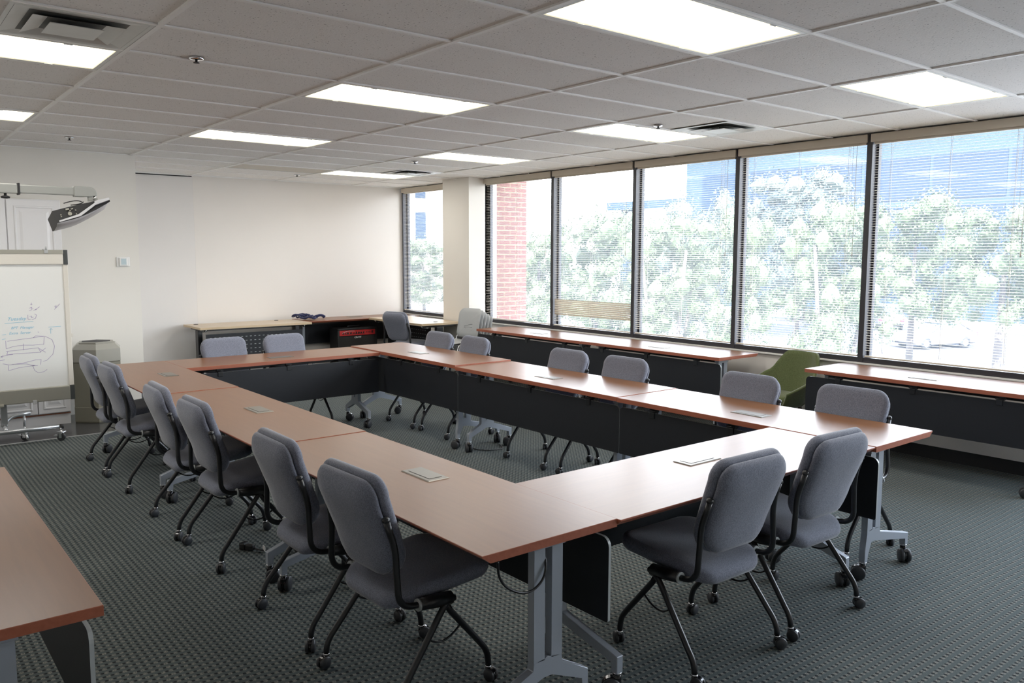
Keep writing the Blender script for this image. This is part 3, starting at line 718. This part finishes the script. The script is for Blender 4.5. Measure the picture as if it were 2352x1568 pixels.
# ------------------------------------------------------------------ green tub chair (local: faces +Y)
t = thing('tub_chair', 'green felt tub chair between two tables under the windows', 'chair', (5.37, -.43, 0), R(80))
m = MB(); NU, NV = 36, 12; outer, inner = [], []
for i in range(NU + 1):
    a = -1.02 + 2.04 * i / NU; th = a * PI * .60 + PI * 1.5     # around the back
    q = abs(a)
    top = .80 - .21 * max(0, min(1, (q - .26) / .34)) ** 1.0 * (1 if q < 9 else 1) - .15 * max(0, min(1, (q - .60) / .42))
    s_ = max(0, min(1, (q - .26) / .34)); s_ = s_ * s_ * (3 - 2 * s_); top = .80 - .19 * s_ - .13 * max(0, min(1, (q - .60) / .42))
    co, ci = [], []
    for k in range(NV + 1):
        f = k / NV; z = .33 + (top - .33) * f
        rad = .205 + .125 * f ** .7 + (.0 if q > .5 else .02 * f)
        sx = 1.0; px, py = rad * math.cos(th) * .96, rad * math.sin(th) * 1.0 + (.03 if False else 0)
        if q > .75: py += .10 * (q - .75) / .27
        co.append(m.bm.verts.new((px, py, z)))
        r2 = rad - .028 + .004 * math.sin(PI * f)
        px2, py2 = r2 * math.cos(th) * .96, r2 * math.sin(th)
        if q > .75: py2 += .10 * (q - .75) / .27
        ci.append(m.bm.verts.new((px2, py2, z + (.0 if k < NV else .004))))
    outer.append(co); inner.append(ci)
for i in range(NU):
    for k in range(NV):
        m.face([outer[i][k], outer[i + 1][k], outer[i + 1][k + 1], outer[i][k + 1]], True)
        m.face([inner[i][k], inner[i][k + 1], inner[i + 1][k + 1], inner[i + 1][k]], True)
    m.face([outer[i][NV], outer[i + 1][NV], inner[i + 1][NV], inner[i][NV]], True)
    m.face([outer[i][0], inner[i][0], inner[i + 1][0], outer[i + 1][0]], True)
for e in (0, NU):
    for k in range(NV): m.face([outer[e][k], outer[e][k + 1], inner[e][k + 1], inner[e][k]], True)
m.build('shell', W['green'], t)
m = MB(); m.pad(.205, .215, .13, [(.12, .33), (.02, .33), (0, .35), (0, .40), (.012, .425), (.05, .437), (.12, .44)], lambda u, v, w: (u, v + .02, w)); m.build('seat', W['green'], t)
for sx in (-1, 1):
    for sy in (-1, 1):
        m = MB(); m.tube([(sx * .14, sy * .12 + .01, .34), (sx * .20, sy * .19 + .01, 0)], [.018, .010], 8); m.build('leg', W['walnut'], t)

# ------------------------------------------------------------------ floor cords
def cordthing(pts, label):
    t = thing('power_cord', label, 'cord', pts[0]); P = [Vector(p) - Vector(pts[0]) for p in pts]; sm = []
    for i in range(len(P) - 1):
        p0, p1, p2, p3 = P[max(i - 1, 0)], P[i], P[i + 1], P[min(i + 2, len(P) - 1)]
        for s in range(6):
            u = s / 6; sm.append(.5 * ((2 * p1) + (-p0 + p2) * u + (2 * p0 - 5 * p1 + 4 * p2 - p3) * u * u + (-p0 + 3 * p1 - 3 * p2 + p3) * u ** 3))
    m = MB(); m.tube(sm + [P[-1]], .0045, 7); m.build('cable', W['cable'], t); return t, P
t, P = cordthing([(.515, -.215, .012), (.545, -.262, .008), (.60, -.285, .006), (.66, -.288, .006), (.715, -.283, .006), (.78, -.30, .006), (.84, -.36, .006)], 'black power cord with plug and white tag lying on the carpet')
m = MB(); M_ = Matrix.Rotation(R(-55), 4, 'Z'); m.box(-.055, .0, -.016, .016, -.012, .022, .006, M=M_); m.box(-.085, -.05, -.024, .024, -.010, .030, .008, M=M_); m.mi = 1
for s in (-.011, .011): m.box(-.10, -.082, s - .001, s + .001, .004, .012, M=M_)
m.build('plug', [W['cable'], W['chrome']], t)
m = MB(); m.box(.035, .037, -.075, -.040, -.006, .024); m.build('tag', W['paper'], t, loc=(.0, .0, 0)); t.children[-1].rotation_euler = (0, 0, R(0))
cordthing([(3.05, 1.25, .01), (2.98, 1.12, .006), (2.95, .98, .006), (3.02, .86, .006), (3.14, .84, .006), (3.19, .90, .006), (3.22, .98, .008)], 'black looped cord on the carpet under the window-side tables')

# ------------------------------------------------------------------ white cabinet by the front wall
t = thing('tall_cabinet', 'tall white cabinet with raised-panel doors behind the whiteboard', 'cabinet', (-.35, 4.60, 0))
x0, x1 = -1.15, .79; yf = -.22
m = MB(); m.box(x0, x1, yf, .248, .115, 2.205, .004); m.build('carcass', W['cab'], t)
m = MB(); m.box(x0, x1 - .004, yf + .012, .24, 0, .105); m.build('plinth', W['cab'], t)
m = MB(); m.box(x0, x1 - .004, yf + .002, .24, .105, .116); m.build('underside', W['redwood'], t)
def rdoor(a, b, z0, z1, name='door'):
    m = MB(); y = yf; m.box(a, b, y - .020, y - .001, z0, z1, .004)
    def rg(i0, d0, i1, d1):
        A = [m.bm.verts.new(p) for p in ((a + i0, y - d0, z0 + i0), (b - i0, y - d0, z0 + i0), (b - i0, y - d0, z1 - i0), (a + i0, y - d0, z1 - i0))]
        B_ = [m.bm.verts.new(p) for p in ((a + i1, y - d1, z0 + i1), (b - i1, y - d1, z0 + i1), (b - i1, y - d1, z1 - i1), (a + i1, y - d1, z1 - i1))]
        for k in range(4): m.face([A[k], A[(k + 1) % 4], B_[(k + 1) % 4], B_[k]])
        return B_
    i = .055 if z1 - z0 > .5 else .04
    rg(i, .0202, i + .006, .027); rg(i + .006, .027, i + .016, .027); rg(i + .016, .027, i + .024, .0195 + .001)
    B_ = rg(i + .045, .0204, i + .068, .0275); m.face(B_)
    return m.build(name, W['cab'], t)
for a, b in ((.335, .785), (-.12, .325), (-.60, -.13), (-1.14, -.61)): rdoor(a, b, 1.06, 2.195)
for a, b in ((.505, .785), (.10, .495), (-.50, .09), (-1.14, -.51)): rdoor(a, b, .125, .39)
for a, b in ((.335, .785), (-.12, .325), (-.60, -.13), (-1.14, -.61)): rdoor(a, b, .40, 1.05)

# ------------------------------------------------------------------ mobile whiteboard
t = thing('mobile_whiteboard', 'rolling whiteboard with blue and violet marker writing', 'whiteboard', (-.20, 3.66, 0))
bx0, bx1, bz0, bz1 = -.62, .545, .362, 1.72
m = MB(); m.box(bx0, bx1 - .025, -.005, .012, bz0 + .12, bz1 - .12); wb = m.build('board', W['board'], t)
m = MB(); m.box(bx0, bx1 - .035, -.022, .022, bz1 - .128, bz1, .006); m.build('header', W['cream'], t)
m = MB(); m.box(bx0, bx1 - .035, -.026, -.020, bz1 - .035, bz1 + .002, .002); m.build('header_rail', W['champagne'], t)
m = MB(); m.box(bx0, bx1 - .035, -.026, .022, bz0, bz0 + .128, .008); m.box(bx0, -.02, -.062, -.024, bz0 - .012, bz0 + .012, .006); m.build('bottom_tray', W['champagne'], t)
m = MB(); m.box(bx1 - .040, bx1, -.014, .016, bz0 + .128, bz1 - .128, .004); m.build('side_rail', W['cream'], t)
for z0, z1 in ((bz0 - .004, bz0 + .130), (bz1 - .130, bz1 + .002)):
    m = MB(); m.box(bx1 - .035, bx1 + .002, -.024, .024, z0, z1, .004); m.build('corner_cap', W['darkgrey'], t)
for x, z in ((.375, bz1), (.22, bz0 - .014)):
    m = MB(); m.box(x - .016, x + .016, -.032, -.020, z - .03 if z > 1 else z, z + .004 if z > 1 else z + .035, .004)
    if z > 1: m.tube([(x, -.026, z), (x + .004, -.026, z + .03)], .008, 8); m.tube([(x - .03, -.026, z + .003), (x, -.026, z + .003)], .005, 6)
    m.build('clip', W['plastic'], t)
m = MB(); m.box(bx1, bx1 + .012, -.008, .008, .93, .965, .003); m.build('latch', W['cream'], t)
# handwriting: strokes in board pixels (photo crop) -> board plane
def SX(px): return (px - 300) * .00084 + .1    # crop px (3.92/px) to local x, calibrated at board
def stroke(mb, pts, w=.0015):
    V = [Vector((x, -.0062, z)) for x, z in pts]
    for p, q in zip(V, V[1:]):
        d = (q - p); n = Vector((-d.z, 0, d.x)).normalized() * w
        a = [mb.bm.verts.new(v) for v in (p - n, q - n, q + n, p + n)]; mb.face(a)
def bp(cx, cy):   # crop coords -> (x,z) on the board: crop is 3.92 px per photo px, origin photo (0,660)
    return ((cx / 3.92) * .003445 + .003 + cy / 3.92 * -.00022, 1.370 - (cy / 3.92) * .003475 + cx / 3.92 * .00006)
VI = [[(60, 500), (66, 580), (130, 560), (220, 555), (300, 562), (395, 560)], [(75, 505), (200, 495), (310, 488)], [(395, 565), (400, 480), (320, 470), (300, 488), (395, 480)],
      [(215, 540), (216, 605)], [(65, 605), (200, 600), (350, 592)], [(80, 608), (72, 640), (140, 635), (370, 640), (345, 590)], [(355, 600), (415, 645)], [(415, 600), (360, 640)],
      [(20, 655), (80, 642), (125, 640)], [(20, 655), (40, 645)], [(20, 655), (38, 668)], [(0, 692), (55, 688)], [(40, 725), (95, 742), (210, 735), (330, 712), (375, 714), (370, 765)],
      [(85, 745), (90, 798), (180, 778), (285, 770), (345, 772)], [(120, 738), (240, 745), (300, 765), (320, 768), (290, 772)], [(300, 770), (318, 820), (350, 845), (400, 842), (430, 820)],
      [(405, 480), (470, 520), (495, 590), (480, 670), (430, 725), (390, 735)], [(345, 430), (345, 450)], [(340, 432), (352, 436)],
      [(250, 255), (252, 298), (275, 300)], [(310, 248), (328, 262), (318, 295), (285, 305)], [(265, 272), (285, 268), (280, 285), (300, 280)],
      [(270, 150), (290, 150)], [(280, 135), (280, 160)], [(262, 190), (285, 180), (278, 200), (298, 195)], [(262, 215), (285, 205)], [(300, 215), (355, 180)], [(310, 210), (330, 205)],
      [(488, 215), (535, 160)], [(490, 180), (505, 178), (500, 195), (488, 185)], [(452, 208), (465, 212)], [(130, 630), (135, 665)]]
for nm, ks in (('box_sketch', (0, 1, 2, 3, 4, 5, 6, 7, 8, 9, 10)), ('lower_box_sketch', (12, 13, 14)), ('hook_sketch', (15,)), ('curve_sketch', (16,)), ('initial_sketch', (18, 19, 20)), ('number_sketch', (21, 22, 23, 24, 25, 26)), ('slash_sketch', (27, 28)), ('tick_sketch', (29,)), ('dash_sketch', (11,))):
    m = MB()
    for q in ks: stroke(m, [bp(*p) for p in VI[q]])
    m.build(nm, W['ink_violet'], wb, recalc=False)
m = MB()
for s in [[(50, 328), (180, 325), (300, 324)], [(435, 390), (550, 390)], [(458, 405), (458, 458)], [(446, 420), (458, 405), (474, 418)], [(30, 440), (62, 436)], [(30, 485), (60, 480)]]: stroke(m, [bp(*p) for p in s])
m.build('blue_marks', W['ink_blue'], wb, recalc=False)
for txt, px, py, sz in (('Tuesday', 70, 303, .043), ('BPT  Manager', 104, 388, .031), ('Extra  Server', 88, 440, .031)):
    x, z = bp(px, py); lettering('blue_writing', txt, sz, .3, W['ink_blue'], wb, (x, -.0062, z))
# stand
m = MB(); m.box(-.04, .012, .03, .07, .16, 1.5, .006); m.build('post', W['silver'], t)
m = MB(); m.tube([(-.55, -.075, .135), (.40, -.075, .128)], .020, 12); m.mi = 1; m.tube([(.40, -.075, .128), (.428, -.075, .128)], .022, 12); m.mi = 0
m.tube([(-.02, .05, .17), (-.02, -.07, .14)], .016, 10); m.build('base_bar', [W['silver'], W['slot']], t)
m = MB(); m.tube([(-.02, .05, .16)] + arc((.0, .06, .20), (.03, .10, .235), (.10, .12, .24), 5) + [(.20, .14, .245)], .018, 10); m.tube([(.15, .13, .235), (.15, .13, .10)], .010, 8); m.tube([(.15, .13, .10), (.15, .0, .035), ], .010, 8); m.build('foot_lever', W['silver'], t)
for x, y in ((.405, -.085), (-.53, -.085), (.15, .13)):
    m = MB(); r = .036
    m.lathe([(r * .8, -.012), (r, -.010), (r, .010), (r * .8, .012)], origin=(0, 0, r), axis='x', seg=20, M=Matrix.Translation((x, y, 0)) @ Matrix.Rotation(.9, 4, 'Z'))
    m.mi = 1; T = Matrix.Translation((x, y, 0)) @ Matrix.Rotation(.9, 4, 'Z')
    for s in (-1, 1): m.box(s * .017 - .002, s * .017 + .002, -.012, .014, r * .8, r * 2.25, M=T)
    m.box(-.03, .03, -.028, .028, r * 2.2, r * 2.36, M=T); m.lathe([(.010, r * 2.3), (.010, .128)], seg=10, M=T); m.box(-.02, .02, .02, .062, r * 1.2, r * 1.45, M=T)
    m.build('caster', [W['wheel'], W['chrome']], t)

# ------------------------------------------------------------------ projector on its arm
t = thing('projector_mount', 'grey metal projector arm reaching out above the white cabinet', 'projector arm', (-2.0, 1.3, 2.09))
m = MB(); m.box(0, 1.655, -.027, .027, -.030, .030, .006); m.build('outer_tube', W['arm'], t)
m = MB(); m.box(1.62, 2.00, -.024, .024, -.026, .026, .005); m.build('inner_tube', W['arm'], t)
m = MB(); m.box(1.655, 1.668, -.032, .032, -.036, .036, .004); m.build('collar', W['slot'], t)
m = MB(); m.tube([(1.59, 0, -.03), (1.59, 0, -.05)], .008, 8); m.lathe([(.012, -.044), (.027, -.050), (.024, -.060), (.01, -.062)], origin=(1.59, 0, 0), seg=14); m.build('knob', W['slot'], t)
m = MB(); pl = [(1.97, .032), (2.055, .032)] + [(2.06 + .045 * math.cos(R(a)), -.012 + .044 * math.sin(R(a))) for a in (75, 50, 25, 0)] + [(2.105, -.026), (2.06, -.026), (2.03, -.034), (1.97, -.034)]
m.prism(pl, 'y', -.03, .03, bev=.004); m.build('end_cap', W['arm'], t)
m = MB(); m.tube([(2.085, 0, -.02), (2.085, 0, -.061)], .018, 12); m.mi = 1; m.tube([(2.10, -.03, -.045), (2.10, .03, -.045)], .008, 8); m.box(2.055, 2.082, -.02, .02, -.060, -.025, .003); m.build('ball_joint', [W['chrome'], W['arm']], t)
m = MB(); m.box(-.0, .03, -.12, .12, -.16, .16, .004); m.build('wall_plate', W['arm'], t)
t = thing('projector', 'black and white short-throw projector hanging from the grey arm', 'projector', (.0, 1.3, 1.938), 0)
def pj(name, mats, fn, par=t):
    m = MB(); fn(m); return m.build(name, mats, par)
TP = Matrix.Rotation(R(-16), 4, 'Y') @ Matrix.Rotation(R(-11), 4, 'X')
def body(m):
    n = 10; rings = []
    P = []
    for i in range(n + 1):
        f = i / n; x = -.165 + .35 * f
        zt = .042 + .004 * math.sin(PI * f); zb = -.048 + .075 * max(0, f - .25) ** 1.6 / (.75 ** 1.6)
        yy = .125 - .02 * f * f
        rings.append([m.bm.verts.new(TP @ Vector(p)) for p in ((x, -yy, zb * .8), (x, -yy + .004, zt), (x, yy - .004, zt), (x, yy, zb * .8), (x, yy * .6, zb), (x, -yy * .6, zb))])
    for i in range(n):
        a, b = rings[i], rings[i + 1]
        for k in range(6):
            m.mi = 0 if k in (0, 1, 2) else 1
            m.face([a[k], a[(k + 1) % 6], b[(k + 1) % 6], b[k]], k > 2)
    m.mi = 0; m.face(rings[0]); m.face(rings[-1][::-1])
pj('shell', [W['ampblack'], W['proj_white']], body)
pj('side_stripe', W['proj_white'], lambda m: (m.prism([(-.15, -.036), (-.02, -.030), (.12, .032), (.12, .045), (-.03, -.016), (-.15, -.027)], 'y', -.132, -.118, M=TP), m.prism([(.09, .018), (.18, .030), (.18, .044), (.09, .044)], 'y', -.130, -.100, M=TP)))
def ports(m):
    random.seed(5)
    for k in range(9):
        x, z = random.uniform(-.13, -.03), random.uniform(-.015, .03); m.lathe([(.004, -.129), (.004, -.120)], origin=(x, 0, z), axis='y', seg=8, M=TP)
    m.lathe([(.012, -.130), (.012, -.120)], origin=(-.075, 0, .0), axis='y', seg=12, M=TP); m.box(-.09, -.07, -.131, -.120, .026, .036, M=TP)
pj('ports', W['champagne'], ports)
pj('top_mount', W['arm'], lambda m: m.box(-.02, .16, -.05, .05, .040, .052, .003, M=TP))
pj('lens_window', W['carglass'], lambda m: m.box(.09, .165, -.05, .05, -.004, .002, M=TP @ Matrix.Rotation(R(-10), 4, 'Y')))
pj('cable', W['cable'], lambda m: (m.tube(arc((-.10, -.06, .07), (-.02, -.06, .10), (.01, -.03, .085), 8), .0035, 6), m.tube(arc((-.06, -.06, .06), (.01, -.06, .07), (.02, -.03, .085), 8), .0035, 6)))

# ------------------------------------------------------------------ trash can, thermostat
t = thing('trash_can', 'olive hexagonal trash can behind the whiteboard', 'trash can', (.712, 4.447, 0), R(17))
def hexa(m, prof, off=0):
    rings = []
    for r, z in prof: rings.append([m.bm.verts.new((r * math.cos(R(60 * k + off)), r * math.sin(R(60 * k + off)), z)) for k in range(6)])
    for a, b in zip(rings, rings[1:]):
        for k in range(6): m.face([a[k], a[(k + 1) % 6], b[(k + 1) % 6], b[k]])
    m.face(rings[0][::-1]); m.face(rings[-1])
m = MB(); hexa(m, [(.245, 0), (.252, .012), (.252, .155), (.249, .158), (.249, .60), (.240, .603)]); m.build('bin_body', W['olive'], t)
m = MB(); hexa(m, [(.240, .603), (.252, .610), (.252, .735), (.20, .785), (.185, .787)]); lid = m.build('lid', W['olive_top'], t)
m = MB(); hexa(m, [(.178, .786), (.180, .802), (.150, .804)]); m.mi = 1; hexa(m, [(.150, .8035), (.148, .8045)]); m.build('opening', [W['olive_top'], W['slot']], lid)
t = thing('thermostat', 'white square thermostat with pale blue screen on the front wall', 'thermostat', (1.10, 4.85, 1.602))
m = MB(); m.box(-.068, .068, -.012, 0, -.054, .054, .008); m.build('back_plate', W['thermo'], t)
m = MB(); m.box(-.042, .042, -.030, -.011, -.044, .044, .006); m.build('housing', W['thermo'], t)
m = MB(); m.box(-.026, .026, -.032, -.029, -.030, .034, .001); m.build('display', W['screen'], t)

# ------------------------------------------------------------------ outside
GZ = -3.6
m = MB(); m.box(6.3, 220, -120, 200, GZ - .2, GZ); struct(m.build('ground', W['asphalt']))
m = MB(); m.box(42, 60, -40, 34, GZ, GZ + .02); struct(m.build('road', W['tarmac']))
m = MB(); m.box(5.93, 6.55, 4.62, 5.22, GZ, 4.2); o = m.build('brick_pier', W['brick'])
tag(o, 'red brick pier standing outside the window beside the pillar', 'brick pier')
def facade(name, label, mat_w, mat_g, x0, x1, y0, y1, z1, wx):
    t = thing(name, label, 'building', (x0, y0, GZ)); m = MB(); m.box(0, x1 - x0, 0, y1 - y0, 0, z1 - GZ); m.build('facade', mat_w, t)
    for (ax, a0, a1, b0, b1) in wx:
        m = MB()
        if ax == 'y': m.box(a0 - x0, a1 - x0, -.05, .02, b0 - GZ, b1 - GZ)
        else: m.box(-.06, .02, a0 - y0, a1 - y0, b0 - GZ, b1 - GZ)
        m.build('window', mat_g, t)
    return t
facade('office_building', 'tan building with dark vertical windows beyond the narrow far window', W['tan'], W['bluewin'], 30, 62, 70, 90, 16,
       [('y', a, a + 1.25, b0, b1) for a in (38.2, 41.9, 45.6, 49.3, 53.0) for b0, b1 in ((2.0, 6.1), (7.6, 11.6))])
facade('glass_building', 'tall blue glass office building behind the trees', W['bluewall'], W['bluewin'], 70, 95, -40, 53.9, 13.6,
       [('x', -38 + k * 6.0, -38 + k * 6.0 + 5.7, -2 + j * 4.2, 1.6 + j * 4.2) for k in range(15) for j in range(3)])
t = thing('skywalk', 'thin blue bridge joining the glass building at one side', 'bridge', (72, 53.9, 7.1))
m = MB(); m.box(0, 4, 0, 14, .0, .9); m.box(1.5, 2.5, 12, 13, -10.7, 0); m.build('deck', W['bluewall'], t)

random.seed(11)
def crown_mesh(seed, mt, n=17000):
    rnd = random.Random(seed); m = MB(); blobs = []
    for k in range(70):
        a = rnd.uniform(0, 6.28); r = rnd.uniform(.15, .78); z = rnd.uniform(-.75, .8); r *= math.sqrt(max(.05, 1 - (z * .8) ** 2)); blobs.append((r * math.cos(a), r * math.sin(a), z, rnd.uniform(.13, .27)))
    for bx, by, bz, br in blobs:
        tmp = bmesh.new(); bmesh.ops.create_icosphere(tmp, subdivisions=2, radius=1.0); vm = {}
        for v in tmp.verts:
            k = br * .50 * (1 + .10 * math.sin(9 * v.co.x + 5 * v.co.z + seed) * math.cos(8 * v.co.y - 6 * v.co.z) + rnd.uniform(-.25, .25))
            vm[v.index] = m.bm.verts.new(Vector((bx, by, bz)) + v.co * k)
        for f_ in tmp.faces: m.face([vm[v.index] for v in f_.verts])
        tmp.free()
    for i in range(n):
        bx, by, bz, br = rnd.choice(blobs)
        d = Vector((rnd.gauss(0, 1), rnd.gauss(0, 1), rnd.gauss(0, 1))).normalized(); rr = br * rnd.uniform(.50, 1.12)
        p = Vector((bx, by, bz)) + d * rr; s = rnd.uniform(.011, .024)
        nrm = (d + Vector((rnd.uniform(-.6, .6), rnd.uniform(-.6, .6), rnd.uniform(-.3, .7)))).normalized()
        a = nrm.orthogonal().normalized(); b = nrm.cross(a); an = rnd.uniform(0, 6.28); a, b = a * math.cos(an) + b * math.sin(an), b * math.cos(an) - a * math.sin(an)
        v = [m.bm.verts.new(p + q) for q in (-a * s, b * s * .6, a * s, -b * s * .6)]; m.face(v)
    me = bpy.data.meshes.new('foliage'); m.bm.to_mesh(me); m.bm.free(); me.materials.append(mt); return me
CM = [crown_mesh(1, W['leaf']), crown_mesh(2, W['leaf']), crown_mesh(3, W['leaf_pale'])]
def tree(x, y, zc, rw, rz_, kind, label, stems=1):
    t = thing('tree', label, 'tree', (x, y, GZ), random.uniform(0, 6), 'trees outside the windows')
    o = bpy.data.objects.new('foliage', CM[kind]); C.objects.link(o); o.parent = t; o.location = (0, 0, zc - GZ); o.scale = (rw, rw, rz_)
    m = MB()
    for k in range(stems):
        a = 6.28 * k / stems; r = .0 if stems == 1 else .25; R_ = rw * .5 if stems > 1 else .1
        m.tube([(r * math.cos(a), r * math.sin(a), 0), (R_ * .5 * math.cos(a), R_ * .5 * math.sin(a), (zc - GZ) * .5), (R_ * math.cos(a), R_ * math.sin(a), zc - GZ + rz_ * .4)], [.16 if stems == 1 else .09, .11 if stems == 1 else .06, .04], 8)
    m.build('trunk', W['bark'], t)
TR = [
     (30.0, 44.0, 0.4, 3.8, 2.6, 0, 'tree beyond the narrow far window', 1),
     (18.5, 18.2, 0.61, 1.87, 2.11, 1, 'tree showing just past the brick pier', 1),
     (27.0, 24.0, 0.47, 3.7, 3.7, 0, 'wide tree filling the window with the tilted slats', 1),
     (15.8, 9.8, 1.06, 1.68, 1.84, 1, 'pale multi-stemmed tree outside the fourth window', 4),
     (35.3, 23.5, 1.2, 3.25, 4.25, 2, 'taller pale tree at the corner of the blue building', 1),
     (46.2, 25.0, 3.2, 4.48, 4.25, 2, 'big round bluish tree rising above the others', 1),
     (22.5, 12.3, 0.58, 1.68, 2.91, 0, 'slim tree hugging the mullion below the big round tree', 1),
     (17.8, 6.2, 1.04, 1.72, 2.21, 1, 'bright green tree above the green chair', 3),
     (29.5, 9.8, 1.46, 2.81, 2.68, 0, 'bright green tree at the edge of the widest window', 1),
     (20.6, 3.5, 1.38, 1.76, 1.6, 1, 'lower green tree in the middle of the widest window', 1),
     (27.0, 4.1, 1.48, 2.46, 2.13, 2, 'green tree at the frame edge of the widest window', 1),
     (60.0, 33.0, -0.6, 4.5, 3.0, 0, 'distant low tree behind the parked cars', 1),
]
for a in TR: tree(*a)
# cars
def car(label, loc, rz, prof, roof, L):
    t = thing('parked_car', label, 'car', loc, rz, 'cars parked outside')
    wd = .88
    m = MB(); m.prism(prof, 'y', -wd, wd, bev=.07); m.build('body', W['carpaint'], t)
    m = MB(); A = [m.bm.verts.new((x, s * (wd - .06 - (.2 if z > 1.2 else 0)), z)) for s in (-1, 1) for x, z in roof]; n = len(roof)
    m.face(A[:n][::-1]); m.face(A[n:])
    for k in range(n): m.face([A[k], A[(k + 1) % n], A[n + (k + 1) % n], A[n + k]])
    m.build('windows', W['carglass'], t)
    zr = max(z for x, z in roof); xs = [x for x, z in roof if z == zr]
    m = MB(); m.box(min(xs) - .05, max(xs) + .05, -wd + .24, wd - .24, zr - .02, zr + .06, .03)
    for s in (-1, 1):
        for k in range(n):
            p, q = roof[k], roof[(k + 1) % n]
            if abs(p[1] - q[1]) > .2: m.tube([(p[0], s * (wd - .05 - (.2 if p[1] > 1.2 else 0)), p[1]), (q[0], s * (wd - .05 - (.2 if q[1] > 1.2 else 0)), q[1])], .04, 6)
    m.build('roof', W['carpaint'], t)
    for x in (-L * .3, L * .31):
        for s in (-1, 1):
            m = MB(); m.lathe([(.20, -.09), (.33, -.10), (.33, .10), (.20, .09)], origin=(x, s * (wd - .06), .33), axis='y', seg=20); w_ = m.build('wheel', W['wheel'], t)
            m = MB(); m.lathe([(.19, -.105), (.19, .105)], origin=(x, s * (wd - .06), .33), axis='y', seg=14); m.build('rim', W['silver'], w_)
    for s in (-1, 1):
        m = MB(); m.box(-L / 2 - .01, -L / 2 + .06, s * .72 - .12, s * .72 + .12, .68, .88); m.build('tail_light', W['tail'], t)
    return t
sed = [(-2.3, .35), (-2.3, .85), (-1.95, 1.0), (.9, .98), (1.9, .85), (2.28, .65), (2.3, .32), (1.9, .25), (-2.0, .25)]
sedr = [(-1.9, .98), (-1.2, 1.42), (.1, 1.42), (.95, .98)]
car('white sedan parked outside, nose toward the room', (47.5, 16.9, GZ), R(159), sed, sedr, 4.6)
suv = [(-2.2, .4), (-2.25, 1.1), (1.0, 1.12), (2.15, .95), (2.25, .4), (1.9, .3), (-2.0, .3)]
suvr = [(-2.15, 1.1), (-1.95, 1.72), (.3, 1.72), (1.05, 1.1)]
car('white van parked behind the white sedan', (57.5, 25.0, GZ), R(40), suv, suvr, 4.5)

# ------------------------------------------------------------------ light
w = bpy.data.worlds.new('sky'); bpy.context.scene.world = w; w.use_nodes = True
nt = w.node_tree; bg = nt.nodes['Background']
tc = nt.nodes.new('ShaderNodeTexCoord'); s = nt.nodes.new('ShaderNodeSeparateXYZ'); nt.links.new(tc.outputs['Generated'], s.inputs[0])
k = nt.nodes.new('ShaderNodeMapRange'); k.inputs[1].default_value = -.05; k.inputs[2].default_value = .6; nt.links.new(s.outputs[2], k.inputs[0])
nt.links.new(mixc(nt, k.outputs[0], (1.0, .99, .97), (.56, .69, .88)), bg.inputs[0]); bg.inputs[1].default_value = 14.0
sd = bpy.data.lights.new('sun', 'SUN'); sd.energy = 34; sd.angle = R(.6); sd.color = (1, .96, .88)
so = bpy.data.objects.new('sun', sd); C.objects.link(so); so.rotation_euler = Vector((.52, .38, -.76)).to_track_quat('-Z', 'Y').to_euler()
for k, (a, b) in enumerate(edges):
    ld = bpy.data.lights.new('window_portal', 'AREA'); ld.shape = 'RECTANGLE'; ld.size = H - SILL; ld.size_y = b - a; ld.cycles.is_portal = True
    lo = bpy.data.objects.new('window_portal', ld); C.objects.link(lo); lo.location = (XW + .14, (a + b) / 2, (H + SILL) / 2); lo.rotation_euler = (0, R(90), 0)

# ------------------------------------------------------------------ camera
cam = bpy.data.cameras.new('camera'); co = bpy.data.objects.new('camera', cam); C.objects.link(co)
F_PX = 1883.73; cam.sensor_fit = 'HORIZONTAL'; cam.sensor_width = 36; cam.lens = 36 * F_PX / 2352; cam.clip_start = .05; cam.clip_end = 500
yaw, pit, rol = .6760, .1057, .0025
f = Vector((math.sin(yaw) * math.cos(pit), math.cos(yaw) * math.cos(pit), -math.sin(pit))); r = Vector((math.cos(yaw), -math.sin(yaw), 0)); u = r.cross(f)
r2 = r * math.cos(rol) + u * math.sin(rol); u2 = -r * math.sin(rol) + u * math.cos(rol)
co.matrix_world = Matrix(((r2.x, u2.x, -f.x, -1.1808), (r2.y, u2.y, -f.y, -4.6879), (r2.z, u2.z, -f.z, 1.6906), (0, 0, 0, 1)))
sc = bpy.context.scene; sc.camera = co
sc.view_settings.view_transform = 'Standard'; sc.view_settings.look = 'None'; sc.view_settings.exposure = 0.18; sc.view_settings.gamma = 1.10
cy = sc.cycles
cy.max_bounces = 7; cy.diffuse_bounces = 4; cy.glossy_bounces = 4; cy.transmission_bounces = 4; cy.transparent_max_bounces = 8
cy.sample_clamp_indirect = 40; cy.caustics_reflective = False; cy.caustics_refractive = False; cy.use_denoising = True
